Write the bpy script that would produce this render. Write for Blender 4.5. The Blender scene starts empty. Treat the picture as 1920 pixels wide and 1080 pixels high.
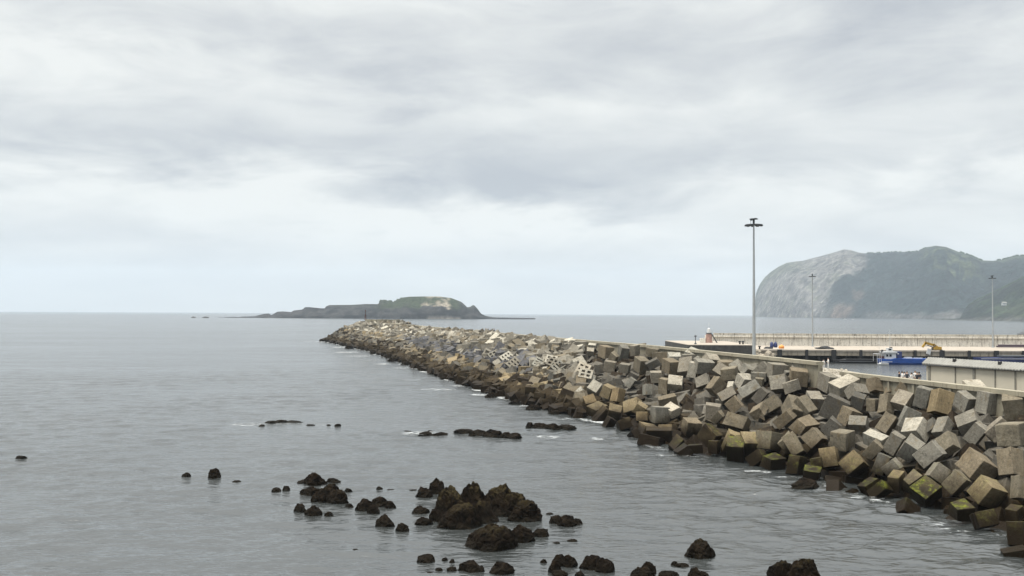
import bpy, bmesh, math, random
import numpy as np
from mathutils import Vector, Matrix, Quaternion, noise as mnoise

# ------------------------------------------------------------------ camera, world, sun, exposure
sc = bpy.context.scene
F = 1700.0
PITCH = math.atan(47.2 / F); ROLL = 0.0054
CAM = Vector((0, 0, 16.0))
fwd = Vector((0, math.cos(PITCH), math.sin(PITCH)))
r0 = Vector((1, 0, 0)); u0 = r0.cross(fwd)
rt = r0 * math.cos(ROLL) + u0 * math.sin(ROLL)
up = -r0 * math.sin(ROLL) + u0 * math.cos(ROLL)
cd = bpy.data.cameras.new('camera'); cam = bpy.data.objects.new('camera', cd)
sc.collection.objects.link(cam); sc.camera = cam
cam.matrix_world = Matrix(((rt.x, up.x, -fwd.x, CAM.x), (rt.y, up.y, -fwd.y, CAM.y), (rt.z, up.z, -fwd.z, CAM.z), (0, 0, 0, 1)))
cd.sensor_width = 36; cd.lens = F / 1920 * 36
cd.clip_start = 0.5; cd.clip_end = 60000

def ray(px, py): return fwd + rt * ((px - 960) / F) + up * ((540 - py) / F)
def at_z(px, py, z):
    r = ray(px, py); return CAM + r * ((z - CAM.z) / r.z)
def at_y(px, py, Y):
    r = ray(px, py); return CAM + r * (Y / r.y)
def proj(p):
    d = Vector(p) - CAM; z = d.dot(fwd)
    return 960 + F * d.dot(rt) / z, 540 - F * d.dot(up) / z

SUN_EL, SUN_AZ = math.radians(71), math.radians(-50)      # azimuth from +Y towards +X
sdir = Vector((math.cos(SUN_EL) * math.sin(math.radians(-118)), math.cos(SUN_EL) * math.cos(math.radians(-118)), math.sin(SUN_EL)))
sl = bpy.data.lights.new('sun', 'SUN'); sl.energy = 2.2; sl.angle = math.radians(24); sl.color = (1.0, 0.94, 0.84)
sun = bpy.data.objects.new('sun', sl); sc.collection.objects.link(sun)
sun.rotation_euler = (-sdir).to_track_quat('-Z', 'Y').to_euler()
sun.location = (-50, -50, 120)

world = bpy.data.worlds.new('World'); sc.world = world; world.use_nodes = True
wn = world.node_tree.nodes; wl = world.node_tree.links; wn.clear()
def N(nodes, t, **kw):
    n = nodes.new(t)
    for k, v in kw.items(): setattr(n, k, v)
    return n
class G:
    """tiny shader maths helper"""
    def __init__(s, nt): s.n = nt.nodes; s.l = nt.links
    def sock(s, inp, v):
        if isinstance(v, bpy.types.NodeSocket): s.l.new(v, inp)
        elif v is not None: inp.default_value = v
    def m(s, op, a, b=None, c=None, clamp=False):
        n = s.n.new('ShaderNodeMath'); n.operation = op; n.use_clamp = clamp
        s.sock(n.inputs[0], a); s.sock(n.inputs[1], b)
        if c is not None: s.sock(n.inputs[2], c)
        return n.outputs[0]
    def vm(s, op, a, b=None):
        n = s.n.new('ShaderNodeVectorMath'); n.operation = op
        s.sock(n.inputs[0], a); s.sock(n.inputs[1], b)
        return n.outputs[0]
    def comb(s, x, y, z):
        n = s.n.new('ShaderNodeCombineXYZ'); s.sock(n.inputs[0], x); s.sock(n.inputs[1], y); s.sock(n.inputs[2], z); return n.outputs[0]
    def sep(s, v):
        n = s.n.new('ShaderNodeSeparateXYZ'); s.l.new(v, n.inputs[0]); return n.outputs
    def noise(s, v, scale, detail=4, rough=.55, dist=0.0, color=False):
        n = s.n.new('ShaderNodeTexNoise'); s.l.new(v, n.inputs['Vector']); n.inputs['Scale'].default_value = scale
        n.inputs['Detail'].default_value = detail; n.inputs['Roughness'].default_value = rough; n.inputs['Distortion'].default_value = dist
        return n.outputs['Color' if color else 'Fac']
    def voro(s, v, scale, feature='F1', out='Distance'):
        n = s.n.new('ShaderNodeTexVoronoi'); n.feature = feature; s.l.new(v, n.inputs['Vector']); n.inputs['Scale'].default_value = scale
        return n.outputs[out]
    def mix(s, f, a, b, mode='MIX'):
        n = s.n.new('ShaderNodeMix'); n.data_type = 'RGBA'; n.blend_type = mode; n.clamp_factor = True
        s.sock(n.inputs[0], f); s.sock(n.inputs[6], a); s.sock(n.inputs[7], b); return n.outputs[2]
    def ss(s, v, a, b):
        n = s.n.new('ShaderNodeMapRange'); n.interpolation_type = 'SMOOTHSTEP'
        s.sock(n.inputs[0], v); n.inputs[1].default_value = a; n.inputs[2].default_value = b; return n.outputs[0]
    def map(s, v, a, b, c, d):
        n = s.n.new('ShaderNodeMapRange'); s.sock(n.inputs[0], v)
        for i, q in enumerate((a, b, c, d)): n.inputs[i + 1].default_value = q
        return n.outputs[0]
    def bump(s, h, strength, dist, normal=None):
        n = s.n.new('ShaderNodeBump'); s.l.new(h, n.inputs['Height']); n.inputs['Strength'].default_value = strength; n.inputs['Distance'].default_value = dist
        if normal is not None: s.l.new(normal, n.inputs['Normal'])
        return n.outputs[0]

g = G(world.node_tree)
tc = wn.new('ShaderNodeTexCoord').outputs['Generated']
dx, dy, dz = g.sep(tc)
el = g.m('ARCSINE', dz); az = g.m('ARCTAN2', dx, dy)
# cloud sheet: bands flattened towards the horizon
cz = g.m('ADD', g.m('MAXIMUM', dz, 0.0), 0.16)
pl = g.comb(g.m('DIVIDE', dx, cz), g.m('DIVIDE', dy, cz), g.m('MULTIPLY', el, 2.0))
n1 = g.noise(pl, 1.5, 8, .58, .35)
n2 = g.noise(g.vm('ADD', pl, (7.3, 2.1, 4.0)), 0.42, 3, .5, .2)
n3 = g.noise(g.vm('MULTIPLY', g.comb(az, el, 0.0), (3.0, 10.0, 1.0)), 2.0, 7, .58, .5)
warp = g.m('MULTIPLY', g.m('SUBTRACT', n1, .5), .16)
warp2 = g.m('MULTIPLY', g.m('SUBTRACT', n3, .5), .34)
base = g.m('ADD', g.m('MULTIPLY', n1, .42), g.m('ADD', g.m('MULTIPLY', n2, .22), g.m('MULTIPLY', n3, .36)))
shade = g.map(base, .30, .70, 0.0, 1.0)        # 0 light, 1 dark
shade = g.m('MULTIPLY', g.m('SUBTRACT', shade, .5), 1.35)
def blob(px, py, w, h, amp):
    global shade
    a0 = (px - 960) / F; e0 = (587 - py) / F
    a = g.m('DIVIDE', g.m('SUBTRACT', g.m('ADD', az, warp2), a0), w / F)
    e = g.m('DIVIDE', g.m('SUBTRACT', g.m('ADD', el, warp), e0), h / F)
    q = g.m('EXPONENT', g.m('MULTIPLY', g.m('ADD', g.m('MULTIPLY', a, a), g.m('MULTIPLY', e, e)), -1.0))
    shade = g.m('MULTIPLY_ADD', q, amp, shade)
blob(870, 322, 520, 66, .52)
blob(200, 270, 430, 46, .30)
blob(950, 130, 620, 66, .34)
blob(420, 110, 260, 40, .16)
blob(1700, 40, 420, 60, .30)
blob(1850, 290, 240, 60, .18)
blob(60, 150, 220, 90, -.36)
blob(150, 395, 520, 50, -.42)
blob(980, 420, 380, 38, -.36)
blob(1620, 370, 420, 50, -.38)
blob(1550, 160, 420, 90, -.14)
blob(640, 20, 420, 60, -.20)
blob(1100, 235, 700, 24, -.18)
ccol = g.mix(g.m('ADD', shade, .38, clamp=True), (.875, .885, .855, 1), (.47, .495, .53, 1))
# pale even veil down at the horizon
veil = g.m('SUBTRACT', 1.0, g.ss(el, 0.0, .085))
ccol = g.mix(g.m('MULTIPLY', veil, .78), ccol, (.70, .695, .65, 1))
hi = g.map(el, .32, 1.3, 1.0, 3.3)             # an overcast sky is brighter overhead
ccol = g.vm('MULTIPLY', ccol, g.comb(hi, hi, hi))
sky = wn.new('ShaderNodeTexSky'); sky.sky_type = 'NISHITA'; sky.sun_disc = False
sky.sun_elevation = SUN_EL; sky.sun_rotation = math.radians(-118)
sky.air_density = 1.2; sky.dust_density = 3.0
bg1 = wn.new('ShaderNodeBackground'); wl.new(sky.outputs[0], bg1.inputs[0]); bg1.inputs[1].default_value = 0.05
bg2 = wn.new('ShaderNodeBackground'); wl.new(ccol, bg2.inputs[0]); bg2.inputs[1].default_value = .415
mx = wn.new('ShaderNodeMixShader'); mx.inputs[0].default_value = .93
wl.new(bg1.outputs[0], mx.inputs[1]); wl.new(bg2.outputs[0], mx.inputs[2])
wo = wn.new('ShaderNodeOutputWorld'); wl.new(mx.outputs[0], wo.inputs[0])
sc.view_settings.view_transform = 'Standard'; sc.view_settings.look = 'None'
sc.view_settings.exposure = 1.35; sc.view_settings.gamma = 1.0; sc.view_settings.use_curve_mapping = False
sc.cycles.use_denoising = True
sc.cycles.max_bounces = 6; sc.cycles.diffuse_bounces = 1; sc.cycles.glossy_bounces = 3
sc.cycles.transparent_max_bounces = 12; sc.cycles.volume_bounces = 1; sc.cycles.transmission_bounces = 2
sc.cycles.sample_clamp_direct = 2.0; sc.cycles.sample_clamp_indirect = 4.0
sc.cycles.caustics_reflective = False; sc.cycles.caustics_refractive = False

# ------------------------------------------------------------------ helpers
rnd = random.Random(11)
COL = sc.collection
def meshobj(name, verts, faces, mat=None, parent=None, loc=None, smooth=False):
    me = bpy.data.meshes.new(name); me.from_pydata([tuple(v) for v in verts], [], faces); me.update()
    return link(name, me, mat, parent, loc, smooth)
def link(name, me, mat=None, parent=None, loc=None, smooth=False):
    o = bpy.data.objects.new(name, me); COL.objects.link(o)
    if mat is not None:
        me.materials.clear()
        for m_ in (mat if isinstance(mat, (list, tuple)) else [mat]): me.materials.append(m_)
    if parent is not None: o.parent = parent
    if loc is not None: o.location = loc
    if smooth: me.polygons.foreach_set('use_smooth', [True] * len(me.polygons))
    return o
def tag(o, label=None, cat=None, group=None, kind=None):
    if label: o['label'] = label
    if cat: o['category'] = cat
    if group: o['group'] = group
    if kind: o['kind'] = kind
    return o
def empty(name, loc=(0, 0, 0), rz=0.0):
    o = bpy.data.objects.new(name, None); COL.objects.link(o); o.location = loc; o.rotation_euler = (0, 0, rz); o.empty_display_size = .2
    return o
class MB:
    """collects boxes, tubes and prisms into one mesh"""
    def __init__(s): s.v = []; s.f = []
    def add(s, vs, fs):
        k = len(s.v); s.v += [tuple(v) for v in vs]; s.f += [tuple(i + k for i in f) for f in fs]; return s
    def box(s, c, d, rz=0.0, M=None):
        vs = []
        for x, y, z in ((-1, -1, -1), (1, -1, -1), (1, 1, -1), (-1, 1, -1), (-1, -1, 1), (1, -1, 1), (1, 1, 1), (-1, 1, 1)):
            v = Vector((x * d[0] / 2, y * d[1] / 2, z * d[2] / 2))
            if M is not None: v = M @ v
            elif rz: v = Matrix.Rotation(rz, 3, 'Z') @ v
            vs.append(v + Vector(c))
        return s.add(vs, [(0, 3, 2, 1), (4, 5, 6, 7), (0, 1, 5, 4), (1, 2, 6, 5), (2, 3, 7, 6), (3, 0, 4, 7)])
    def tube(s, a, b, ra, rb=None, n=10):
        a = Vector(a); b = Vector(b); rb = ra if rb is None else rb
        d = (b - a).normalized(); q = Vector((1, 0, 0)) if abs(d.x) < .8 else Vector((0, 1, 0))
        e1 = d.cross(q).normalized(); e2 = d.cross(e1); vs = []
        for p, r in ((a, ra), (b, rb)):
            for i in range(n):
                t = 2 * math.pi * i / n; vs.append(p + e1 * (r * math.cos(t)) + e2 * (r * math.sin(t)))
        fs = [(i, i + n, (i + 1) % n + n, (i + 1) % n) for i in range(n)]
        fs += [tuple(range(n)), tuple(range(2 * n - 1, n - 1, -1))]
        return s.add(vs, fs)
    def prism(s, poly, z0, z1):
        n = len(poly); vs = [(p[0], p[1], z0) for p in poly] + [(p[0], p[1], z1) for p in poly]
        return s.add(vs, [tuple(range(n - 1, -1, -1)), tuple(range(n, 2 * n))] + [(i, (i + 1) % n, (i + 1) % n + n, i + n) for i in range(n)])
    def obj(s, name, mat, parent=None, loc=None, smooth=False):
        o = meshobj(name, s.v, s.f, mat, parent, loc, smooth)
        return o
def fixnormals(o):
    bm = bmesh.new(); bm.from_mesh(o.data); bmesh.ops.recalc_face_normals(bm, faces=bm.faces); bm.to_mesh(o.data); bm.free(); return o

def newmat(name):
    m = bpy.data.materials.new(name); m.use_nodes = True; m.node_tree.nodes.clear()
    gg = G(m.node_tree); b = gg.n.new('ShaderNodeBsdfPrincipled'); o = gg.n.new('ShaderNodeOutputMaterial')
    gg.l.new(b.outputs[0], o.inputs[0]); return m, gg, b
def simple(name, col, rough=.7, metal=0.0, var=.25, scale=3.0, bump=0.0):
    m, gg, b = newmat(name)
    pos = gg.n.new('ShaderNodeNewGeometry').outputs['Position']
    nz = gg.noise(pos, scale, 5, .6)
    f = gg.map(nz, .3, .7, 1 - var, 1 + var)
    gg.l.new(gg.vm('MULTIPLY', col[:3], gg.comb(f, f, f)), b.inputs['Base Color'])
    b.inputs['Roughness'].default_value = rough; b.inputs['Metallic'].default_value = metal
    if bump: gg.l.new(gg.bump(nz, .6, bump), b.inputs['Normal'])
    return m

def concrete_mat(name, mode):
    """weathered block concrete; tone from the object's colour or from a 'tone' attribute"""
    m, gg, b = newmat(name)
    geo = gg.n.new('ShaderNodeNewGeometry'); pos = geo.outputs['Position']
    px_, py_, pz = gg.sep(pos)
    if mode == 'object':
        oi = gg.n.new('ShaderNodeObjectInfo'); tone = oi.outputs['Color']; alga = gg.m('SUBTRACT', 1.0, oi.outputs['Alpha']); rn = oi.outputs['Random']
        oc = gg.n.new('ShaderNodeTexCoord').outputs['Object']
        lp = gg.vm('ADD', oc, gg.comb(gg.m('MULTIPLY', rn, 37.0), gg.m('MULTIPLY', rn, 91.0), gg.m('MULTIPLY', rn, 53.0)))
    else:
        at = gg.n.new('ShaderNodeAttribute'); at.attribute_name = 'tone'; tone = at.outputs['Color']; alga = gg.m('SUBTRACT', 1.0, at.outputs['Alpha'])
        lp = gg.vm('MULTIPLY', pos, (.5, .5, .5))
    nbig = gg.noise(lp, 1.6, 5, .6, .3)
    nfine = gg.noise(pos, 5.0, 6, .65)
    grain = gg.noise(pos, 26.0, 3, .6)
    streak = gg.noise(gg.vm('MULTIPLY', lp, (9.0, 9.0, .9)), 1.0, 4, .6)
    board = gg.noise(gg.vm('MULTIPLY', lp, (1.0, 1.2, 13.0)), 1.0, 3, .7)
    f = gg.map(nbig, .3, .7, .80, 1.18)
    f = gg.m('MULTIPLY', f, gg.map(nfine, .3, .7, .78, 1.2))
    f = gg.m('MULTIPLY', f, gg.map(grain, .35, .65, .86, 1.12))
    f = gg.m('MULTIPLY', f, gg.map(streak, .38, .62, .86, 1.08))
    f = gg.m('MULTIPLY', f, gg.map(board, .4, .6, .93, 1.05))
    col = gg.vm('MULTIPLY', tone, gg.comb(f, f, f))
    # lichen specks and rusty run-off
    stain = gg.ss(gg.noise(gg.vm('MULTIPLY', pos, (1.4, 1.4, .55)), 1.0, 5, .65), .54, .70)
    col = gg.mix(gg.m('MULTIPLY', stain, .55), col, (.115, .085, .045, 1))
    dark = gg.ss(gg.noise(pos, 1.7, 6, .7), .56, .70)
    col = gg.mix(gg.m('MULTIPLY', dark, .55), col, (.045, .042, .036, 1))
    crk = gg.voro(gg.vm('ADD', lp, gg.vm('MULTIPLY', gg.noise(lp, 2.5, 4, .6, 0, True), (.5, .5, .5))), 1.15, 'DISTANCE_TO_EDGE')
    crm = gg.m('MULTIPLY', gg.m('SUBTRACT', 1.0, gg.ss(crk, .004, .018)), gg.ss(nbig, .45, .62))
    col = gg.mix(gg.m('MULTIPLY', crm, .75), col, (.03, .026, .02, 1))
    # tidal zone: ochre weed film, then black wet band
    zz = gg.m('ADD', pz, gg.m('MULTIPLY', gg.m('SUBTRACT', gg.noise(pos, .55, 4, .6), .5), 2.4))
    t1 = gg.m('SUBTRACT', 1.0, gg.ss(zz, 1.3, 3.4))
    ochre = gg.mix(nfine, (.035, .025, .010, 1), (.120, .090, .045, 1))
    col = gg.mix(gg.m('MULTIPLY', t1, .50), col, ochre)
    t2 = gg.m('SUBTRACT', 1.0, gg.ss(zz, .9, 2.7))
    col = gg.mix(gg.m('MULTIPLY', t2, .9), col, (.009, .006, .0035, 1))
    # bright algae on the marked, upward faces
    nz = gg.sep(geo.outputs['Normal'])[2]
    am = gg.m('MULTIPLY', gg.ss(nz, -.1, .55), gg.m('MULTIPLY', alga, gg.ss(gg.noise(pos, 1.1, 7, .75), .46, .62)))
    am = gg.m('MULTIPLY', am, gg.ss(pz, .5, 1.3))
    acol = gg.mix(gg.ss(nfine, .4, .65), (.035, .042, .006, 1), (.15, .165, .018, 1))
    col = gg.mix(gg.m('MULTIPLY', am, .95), col, acol)
    gg.l.new(col, b.inputs['Base Color'])
    gg.l.new(gg.map(t2, 0, 1, .92, .42), b.inputs['Roughness'])
    gg.l.new(gg.map(t2, 0, 1, .12, .05), b.inputs['Specular IOR Level'])
    h = gg.m('ADD', gg.m('MULTIPLY', nfine, .6), gg.m('ADD', gg.m('MULTIPLY', grain, .25), gg.m('MULTIPLY', streak, .3)))
    gg.l.new(gg.bump(h, .7, .10), b.inputs['Normal'])
    return m
M_BLOCK = concrete_mat('block_concrete', 'object')
M_MASS = concrete_mat('block_concrete_far', 'attr')

def attrmat(name, rough=.9, scale=.02, var=.35, bumpd=0.0, spec=.2):
    """colour from the 'cover' vertex attribute with procedural grain"""
    m, gg, b = newmat(name)
    at = gg.n.new('ShaderNodeAttribute'); at.attribute_name = 'cover'
    pos = gg.n.new('ShaderNodeNewGeometry').outputs['Position']
    a = gg.noise(pos, scale, 8, .68); c = gg.noise(gg.vm('MULTIPLY', pos, (1, 1, .30)), scale * 1.9, 6, .7, .6)
    f = gg.m('MULTIPLY', gg.map(a, .3, .7, 1 - var, 1 + var), gg.map(c, .3, .7, 1 - var, 1 + var))
    gg.l.new(gg.vm('MULTIPLY', at.outputs['Color'], gg.comb(f, f, f)), b.inputs['Base Color'])
    b.inputs['Roughness'].default_value = rough; b.inputs['Specular IOR Level'].default_value = spec
    if bumpd: gg.l.new(gg.bump(gg.m('ADD', a, gg.m('MULTIPLY', c, .5)), .9, bumpd), b.inputs['Normal'])
    return m

def set_cover(o, cols, name='cover'):
    ca = o.data.color_attributes.new(name, 'FLOAT_COLOR', 'POINT')
    ca.data.foreach_set('color', np.asarray(cols, dtype=np.float32).ravel())

def fbm(x, y, z=0.0, o=5):
    return mnoise.fractal(Vector((x, y, z)), 1.0, 2.1, o)

# ------------------------------------------------------------------ water
def sea_mat():
    m, gg, b = newmat('sea_water')
    pos = gg.n.new('ShaderNodeNewGeometry').outputs['Position']
    x_, y_, z_ = gg.sep(pos)
    r_ = gg.m('SQRT', gg.m('ADD', gg.m('MULTIPLY', x_, x_), gg.m('MULTIPLY', y_, y_)))
    a = gg.noise(gg.vm('MULTIPLY', pos, (.42, 1.0, 1.0)), 1.7, 2, .5, .8)
    c = gg.noise(gg.vm('MULTIPLY', pos, (.40, 1.0, 1.0)), .50, 4, .6, .4)
    d = gg.noise(gg.vm('MULTIPLY', pos, (.30, 1.0, 1.0)), .10, 4, .6, .4)
    calm = gg.map(gg.noise(gg.vm('MULTIPLY', pos, (.35, 1.0, 1.0)), .018, 4, .6, .3), .35, .65, .45, 1.3)
    h = gg.m('MULTIPLY', a, gg.map(r_, 60, 260, .155, .17))
    h = gg.m('ADD', h, gg.m('MULTIPLY', c, gg.map(r_, 60, 320, .14, .72)))
    h = gg.m('ADD', h, gg.m('MULTIPLY', d, gg.map(r_, 150, 700, .3, .8)))
    h = gg.m('MULTIPLY', h, gg.map(r_, 600, 2500, 1.0, .5))
    gg.l.new(gg.bump(gg.m('MULTIPLY', h, calm), 1.0, SEA_BUMP), b.inputs['Normal'])
    b.inputs['Base Color'].default_value = (.034, .038, .038, 1)
    gg.l.new(gg.m('MAXIMUM', gg.map(r_, 250, 900, .03, .16), gg.map(r_, 900, 4000, .16, .24)), b.inputs['Roughness']); b.inputs['IOR'].default_value = 1.80
    return m
SEA_BUMP = .95
M_SEA = sea_mat()
RS = 14000.0
def build_sea():
    # polar sheet: dense where the water is near, out to the horizon; chop and swell as real relief
    rings = [3.0, 20.0, 38.0, 44.0]
    while rings[-1] < 300: rings.append(rings[-1] * 1.0036)
    while rings[-1] < RS: rings.append(rings[-1] * 1.05)
    rings[-1] = RS; R_ = np.array(rings)
    th = np.concatenate([np.linspace(-.66, .66, 500), np.linspace(.66, 2 * math.pi - .66, 42)[1:-1]])
    T, RR = np.meshgrid(th, R_); X = RR * np.sin(T); Y = RR * np.cos(T)
    rng = np.random.RandomState(4); Z = np.zeros_like(X); dR = RR * .0036
    rough = np.ones_like(X)
    for k in range(7):
        a = rng.uniform(0, 6.28); L = rng.uniform(14, 50); rough += .16 * np.sin((X * math.cos(a) * .6 + Y * math.sin(a)) * 6.28 / L + rng.uniform(0, 6.28))
    rough *= .85 + .75 * np.exp(-(((X - 22) / 16) ** 2 + ((Y - 78) / 22) ** 2)) - .55 * np.exp(-(((X - 5) / 9) ** 2 + ((Y - 75) / 15) ** 2))
    rough = np.clip(rough, .25, 2.2)
    for k in range(110):
        L = .75 * (12.0 ** rng.rand() ** 1.25); al = math.radians(90 + rng.normal() * 34)
        kx, ky = math.cos(al) * 6.283 / L, math.sin(al) * 6.283 / L
        slope = .0155 * (1.0 if L < 3 else .8)
        amp = slope * L / 6.283
        fade = np.clip((L / dR - 2.6) / 2.0, 0, 1)
        ph = kx * X + ky * Y + rng.uniform(0, 6.28)
        Z += amp * fade * (np.sin(ph) + .22 * np.cos(2 * ph))
    Z *= rough * np.clip((300 - RR) / 60, 0, 1)
    nr, nt_ = X.shape
    co = np.stack([X, Y, Z], -1).reshape(-1, 3).astype(np.float32)
    i, j = np.meshgrid(np.arange(nr - 1), np.arange(nt_), indexing='ij'); j2 = (j + 1) % nt_
    q = np.stack([i * nt_ + j, i * nt_ + j2, (i + 1) * nt_ + j2, (i + 1) * nt_ + j], -1).reshape(-1, 4).astype(np.int32)
    me = bpy.data.meshes.new('sea'); me.vertices.add(len(co)); me.vertices.foreach_set('co', co.ravel())
    me.loops.add(q.size); me.loops.foreach_set('vertex_index', q.ravel()); me.polygons.add(len(q))
    me.polygons.foreach_set('loop_start', np.arange(0, q.size, 4, dtype=np.int32)); me.update(calc_edges=True)
    me.flip_normals() if me.polygons[5].normal.z < 0 else None
    o = link('sea', me, M_SEA, smooth=True); tag(o, kind='structure')
build_sea()

# ------------------------------------------------------------------ far land
def smoothstep(a, b, x):
    t = min(1, max(0, (x - a) / (b - a))); return t * t * (3 - 2 * t)
def interp(x, xs, ys): return float(np.interp(x, xs, ys))
def lerp3(a, b, t): return tuple(a[i] + (b[i] - a[i]) * t for i in range(3))

def terrain(name, pxs, shoreY, ridge, depth, prof, cover, rough, mat, nt=44, back=True, bumpz=1.0, fade=.0):
    """a ridge of land: columns run from the shore up to the ridge and down behind it"""
    verts = []; cols = []; NT = nt + (10 if back else 0)
    for px in pxs:
        Y0 = shoreY(px); D = depth(px); yr = ridge(px)
        zr = max(.4, at_y(px, yr, Y0 + D).z)
        for j in range(NT):
            if j < nt: t = j / (nt - 1); h = prof(t, px)
            else: t = 1 + (j - nt + 1) / 10.0; h = 1 - (t - 1) ** 1.3
            Y = Y0 + D * t
            p = at_y(px, 580, Y); X = p.x
            n = fbm(X * rough, Y * rough, h * 2.0, 6); n = n - .55 * abs(fbm(X * rough * 1.7 + 9, Y * rough * .6, h, 4))
            w = math.sin(min(1, t) * math.pi) ** .7 if t <= 1 else 0
            if name == 'headland': w *= .35 + .65 * smoothstep(1490, 1600, px)
            z = 16 + (zr * h - 16) * (Y / (Y0 + D) if t <= 1 else 1) + n * bumpz * w * min(1, zr / 60) * (1 - .97 * smoothstep(.70, .98, t))
            if t < 1 and j > 0: z = min(z, 16 + (zr - 16) * Y / (Y0 + D) * (.955 + .04 * t))
            if t > 1.95: z = -3
            if j == 0: z = -2.0
            Yo = Y + n * bumpz * .8 * w
            verts.append((X * Yo / Y, Yo, z)); cols.append((*cover(px, t, h, X, Y, z), 1))
    fs = []
    for i in range(len(pxs) - 1):
        for j in range(NT - 1):
            a = i * NT + j; fs.append((a, a + NT, a + NT + 1, a + 1))
    o = meshobj(name, verts, fs, mat, smooth=True); set_cover(o, cols)
    return tag(o, kind='structure')

M_HILL = attrmat('hill_cover', scale=.014, var=.75, bumpd=38.0)
M_ISLE = attrmat('island_cover', scale=.09, var=.45, bumpd=3.0)
ROCK = (.112, .108, .102); WOOD = (.011, .018, .017); MEAD = (.060, .075, .036); SCAR = (.24, .17, .13); DRY = (.055, .062, .035)
RX = [1414, 1416, 1418, 1425, 1434, 1445, 1460, 1475, 1490, 1505, 1540, 1565, 1583, 1596, 1610, 1622, 1650, 1680, 1700, 1722, 1738, 1755, 1775, 1800, 1822, 1840, 1862, 1880, 1905, 1930, 2000, 2080, 2160]
RYs = [596, 560, 548, 532, 520, 510, 500, 493, 490.5, 489, 480, 473, 467.5, 469, 473.5, 475, 474, 472.5, 473, 471, 464, 460.5, 463, 473, 480, 488, 489, 487, 480, 479, 470, 485, 500]
def hl_cover(px, t, h, X, Y, z):
    n = fbm(X * .004, Y * .004, z * .004, 5); n2 = fbm(X * .012, Y * .012, z * .02 + 5, 4)
    # rock to the left of a line falling from the summit to the shore
    line = 1540 + 95 * h + 34 * n
    k = smoothstep(line + 10, line - 22, px)
    green = smoothstep(.72, .95, h) * smoothstep(1530, 1470, px) * .8
    c = lerp3(WOOD, ROCK, k)
    c = lerp3(c, DRY, max(green, k * smoothstep(.1, .45, n2) * .5))
    md = smoothstep(.12, .32, n2 + .16) * smoothstep(70, 20, abs(px - 1790 + (h - .78) * 120)) * smoothstep(.22, .08, abs(h - .80))
    c = lerp3(c, MEAD, md * .8)
    c = lerp3(c, MEAD, .55 * smoothstep(.95, 1.0, h) * smoothstep(1700, 1760, px))
    sc_ = smoothstep(26, 8, abs(px - 1572 - h * 60)) * smoothstep(.34, .12, h) + .6 * smoothstep(16, 5, abs(px - 1610)) * smoothstep(.08, .02, abs(h - .42))
    c = lerp3(c, SCAR, min(1, sc_) * .4)
    lo = smoothstep(.17, .04, h + n2 * .08) * smoothstep(1600, 1660, px)
    c = lerp3(c, ROCK, lo * .7)
    return c
def hl_prof(t, px):
    p = interp(px, [1416, 1560, 1700, 1900], [3.4, 2.6, 1.7, 1.6])
    return 1 - (1 - t) ** p
hpx = list(np.concatenate([np.linspace(1414, 1430, 14), np.linspace(1431, 1700, 150), np.linspace(1702, 1930, 110), np.linspace(1940, 2160, 18)]))
terrain('headland', hpx, lambda p: interp(p, [1414, 1500, 1750, 1950, 2160], [6100, 5200, 3900, 3500, 3300]),
        lambda p: interp(p, RX, RYs), lambda p: 1100, hl_prof, hl_cover, .0042, M_HILL, nt=56, bumpz=95)
def nh_cover(px, t, h, X, Y, z):
    n2 = fbm(X * .012, Y * .012, z * .02 + 9, 4); n = fbm(X * .02, Y * .02, z * .03, 4)
    c = lerp3((.006, .011, .007), (.014, .023, .011), smoothstep(-.2, .3, n))
    c = lerp3(c, MEAD, smoothstep(.35, .18, abs(h - .22 + n2 * .12)) * smoothstep(1850, 1895, px) * .35)
    c = lerp3(c, ROCK, smoothstep(.13, .03, h + n * .06) * .55)
    return c
nhx = [1746, 1752, 1764, 1790, 1800, 1806, 1816, 1832, 1845, 1870, 1890, 1920, 1960, 2020, 2160]
nhy = [599.5, 598, 597.5, 597.5, 596, 586, 573, 562, 557, 545, 535, 520, 500, 475, 440]
terrain('near_hill', list(np.linspace(1746, 1930, 130)) + list(np.linspace(1940, 2160, 14)),
        lambda p: interp(p, [1746, 1800, 1930, 2160], [3300, 3000, 2650, 2300]),
        lambda p: interp(p, nhx, nhy), lambda p: 520, lambda t, p: 1 - (1 - t) ** 1.7, nh_cover, .012, M_HILL, nt=40, bumpz=24)
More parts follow.
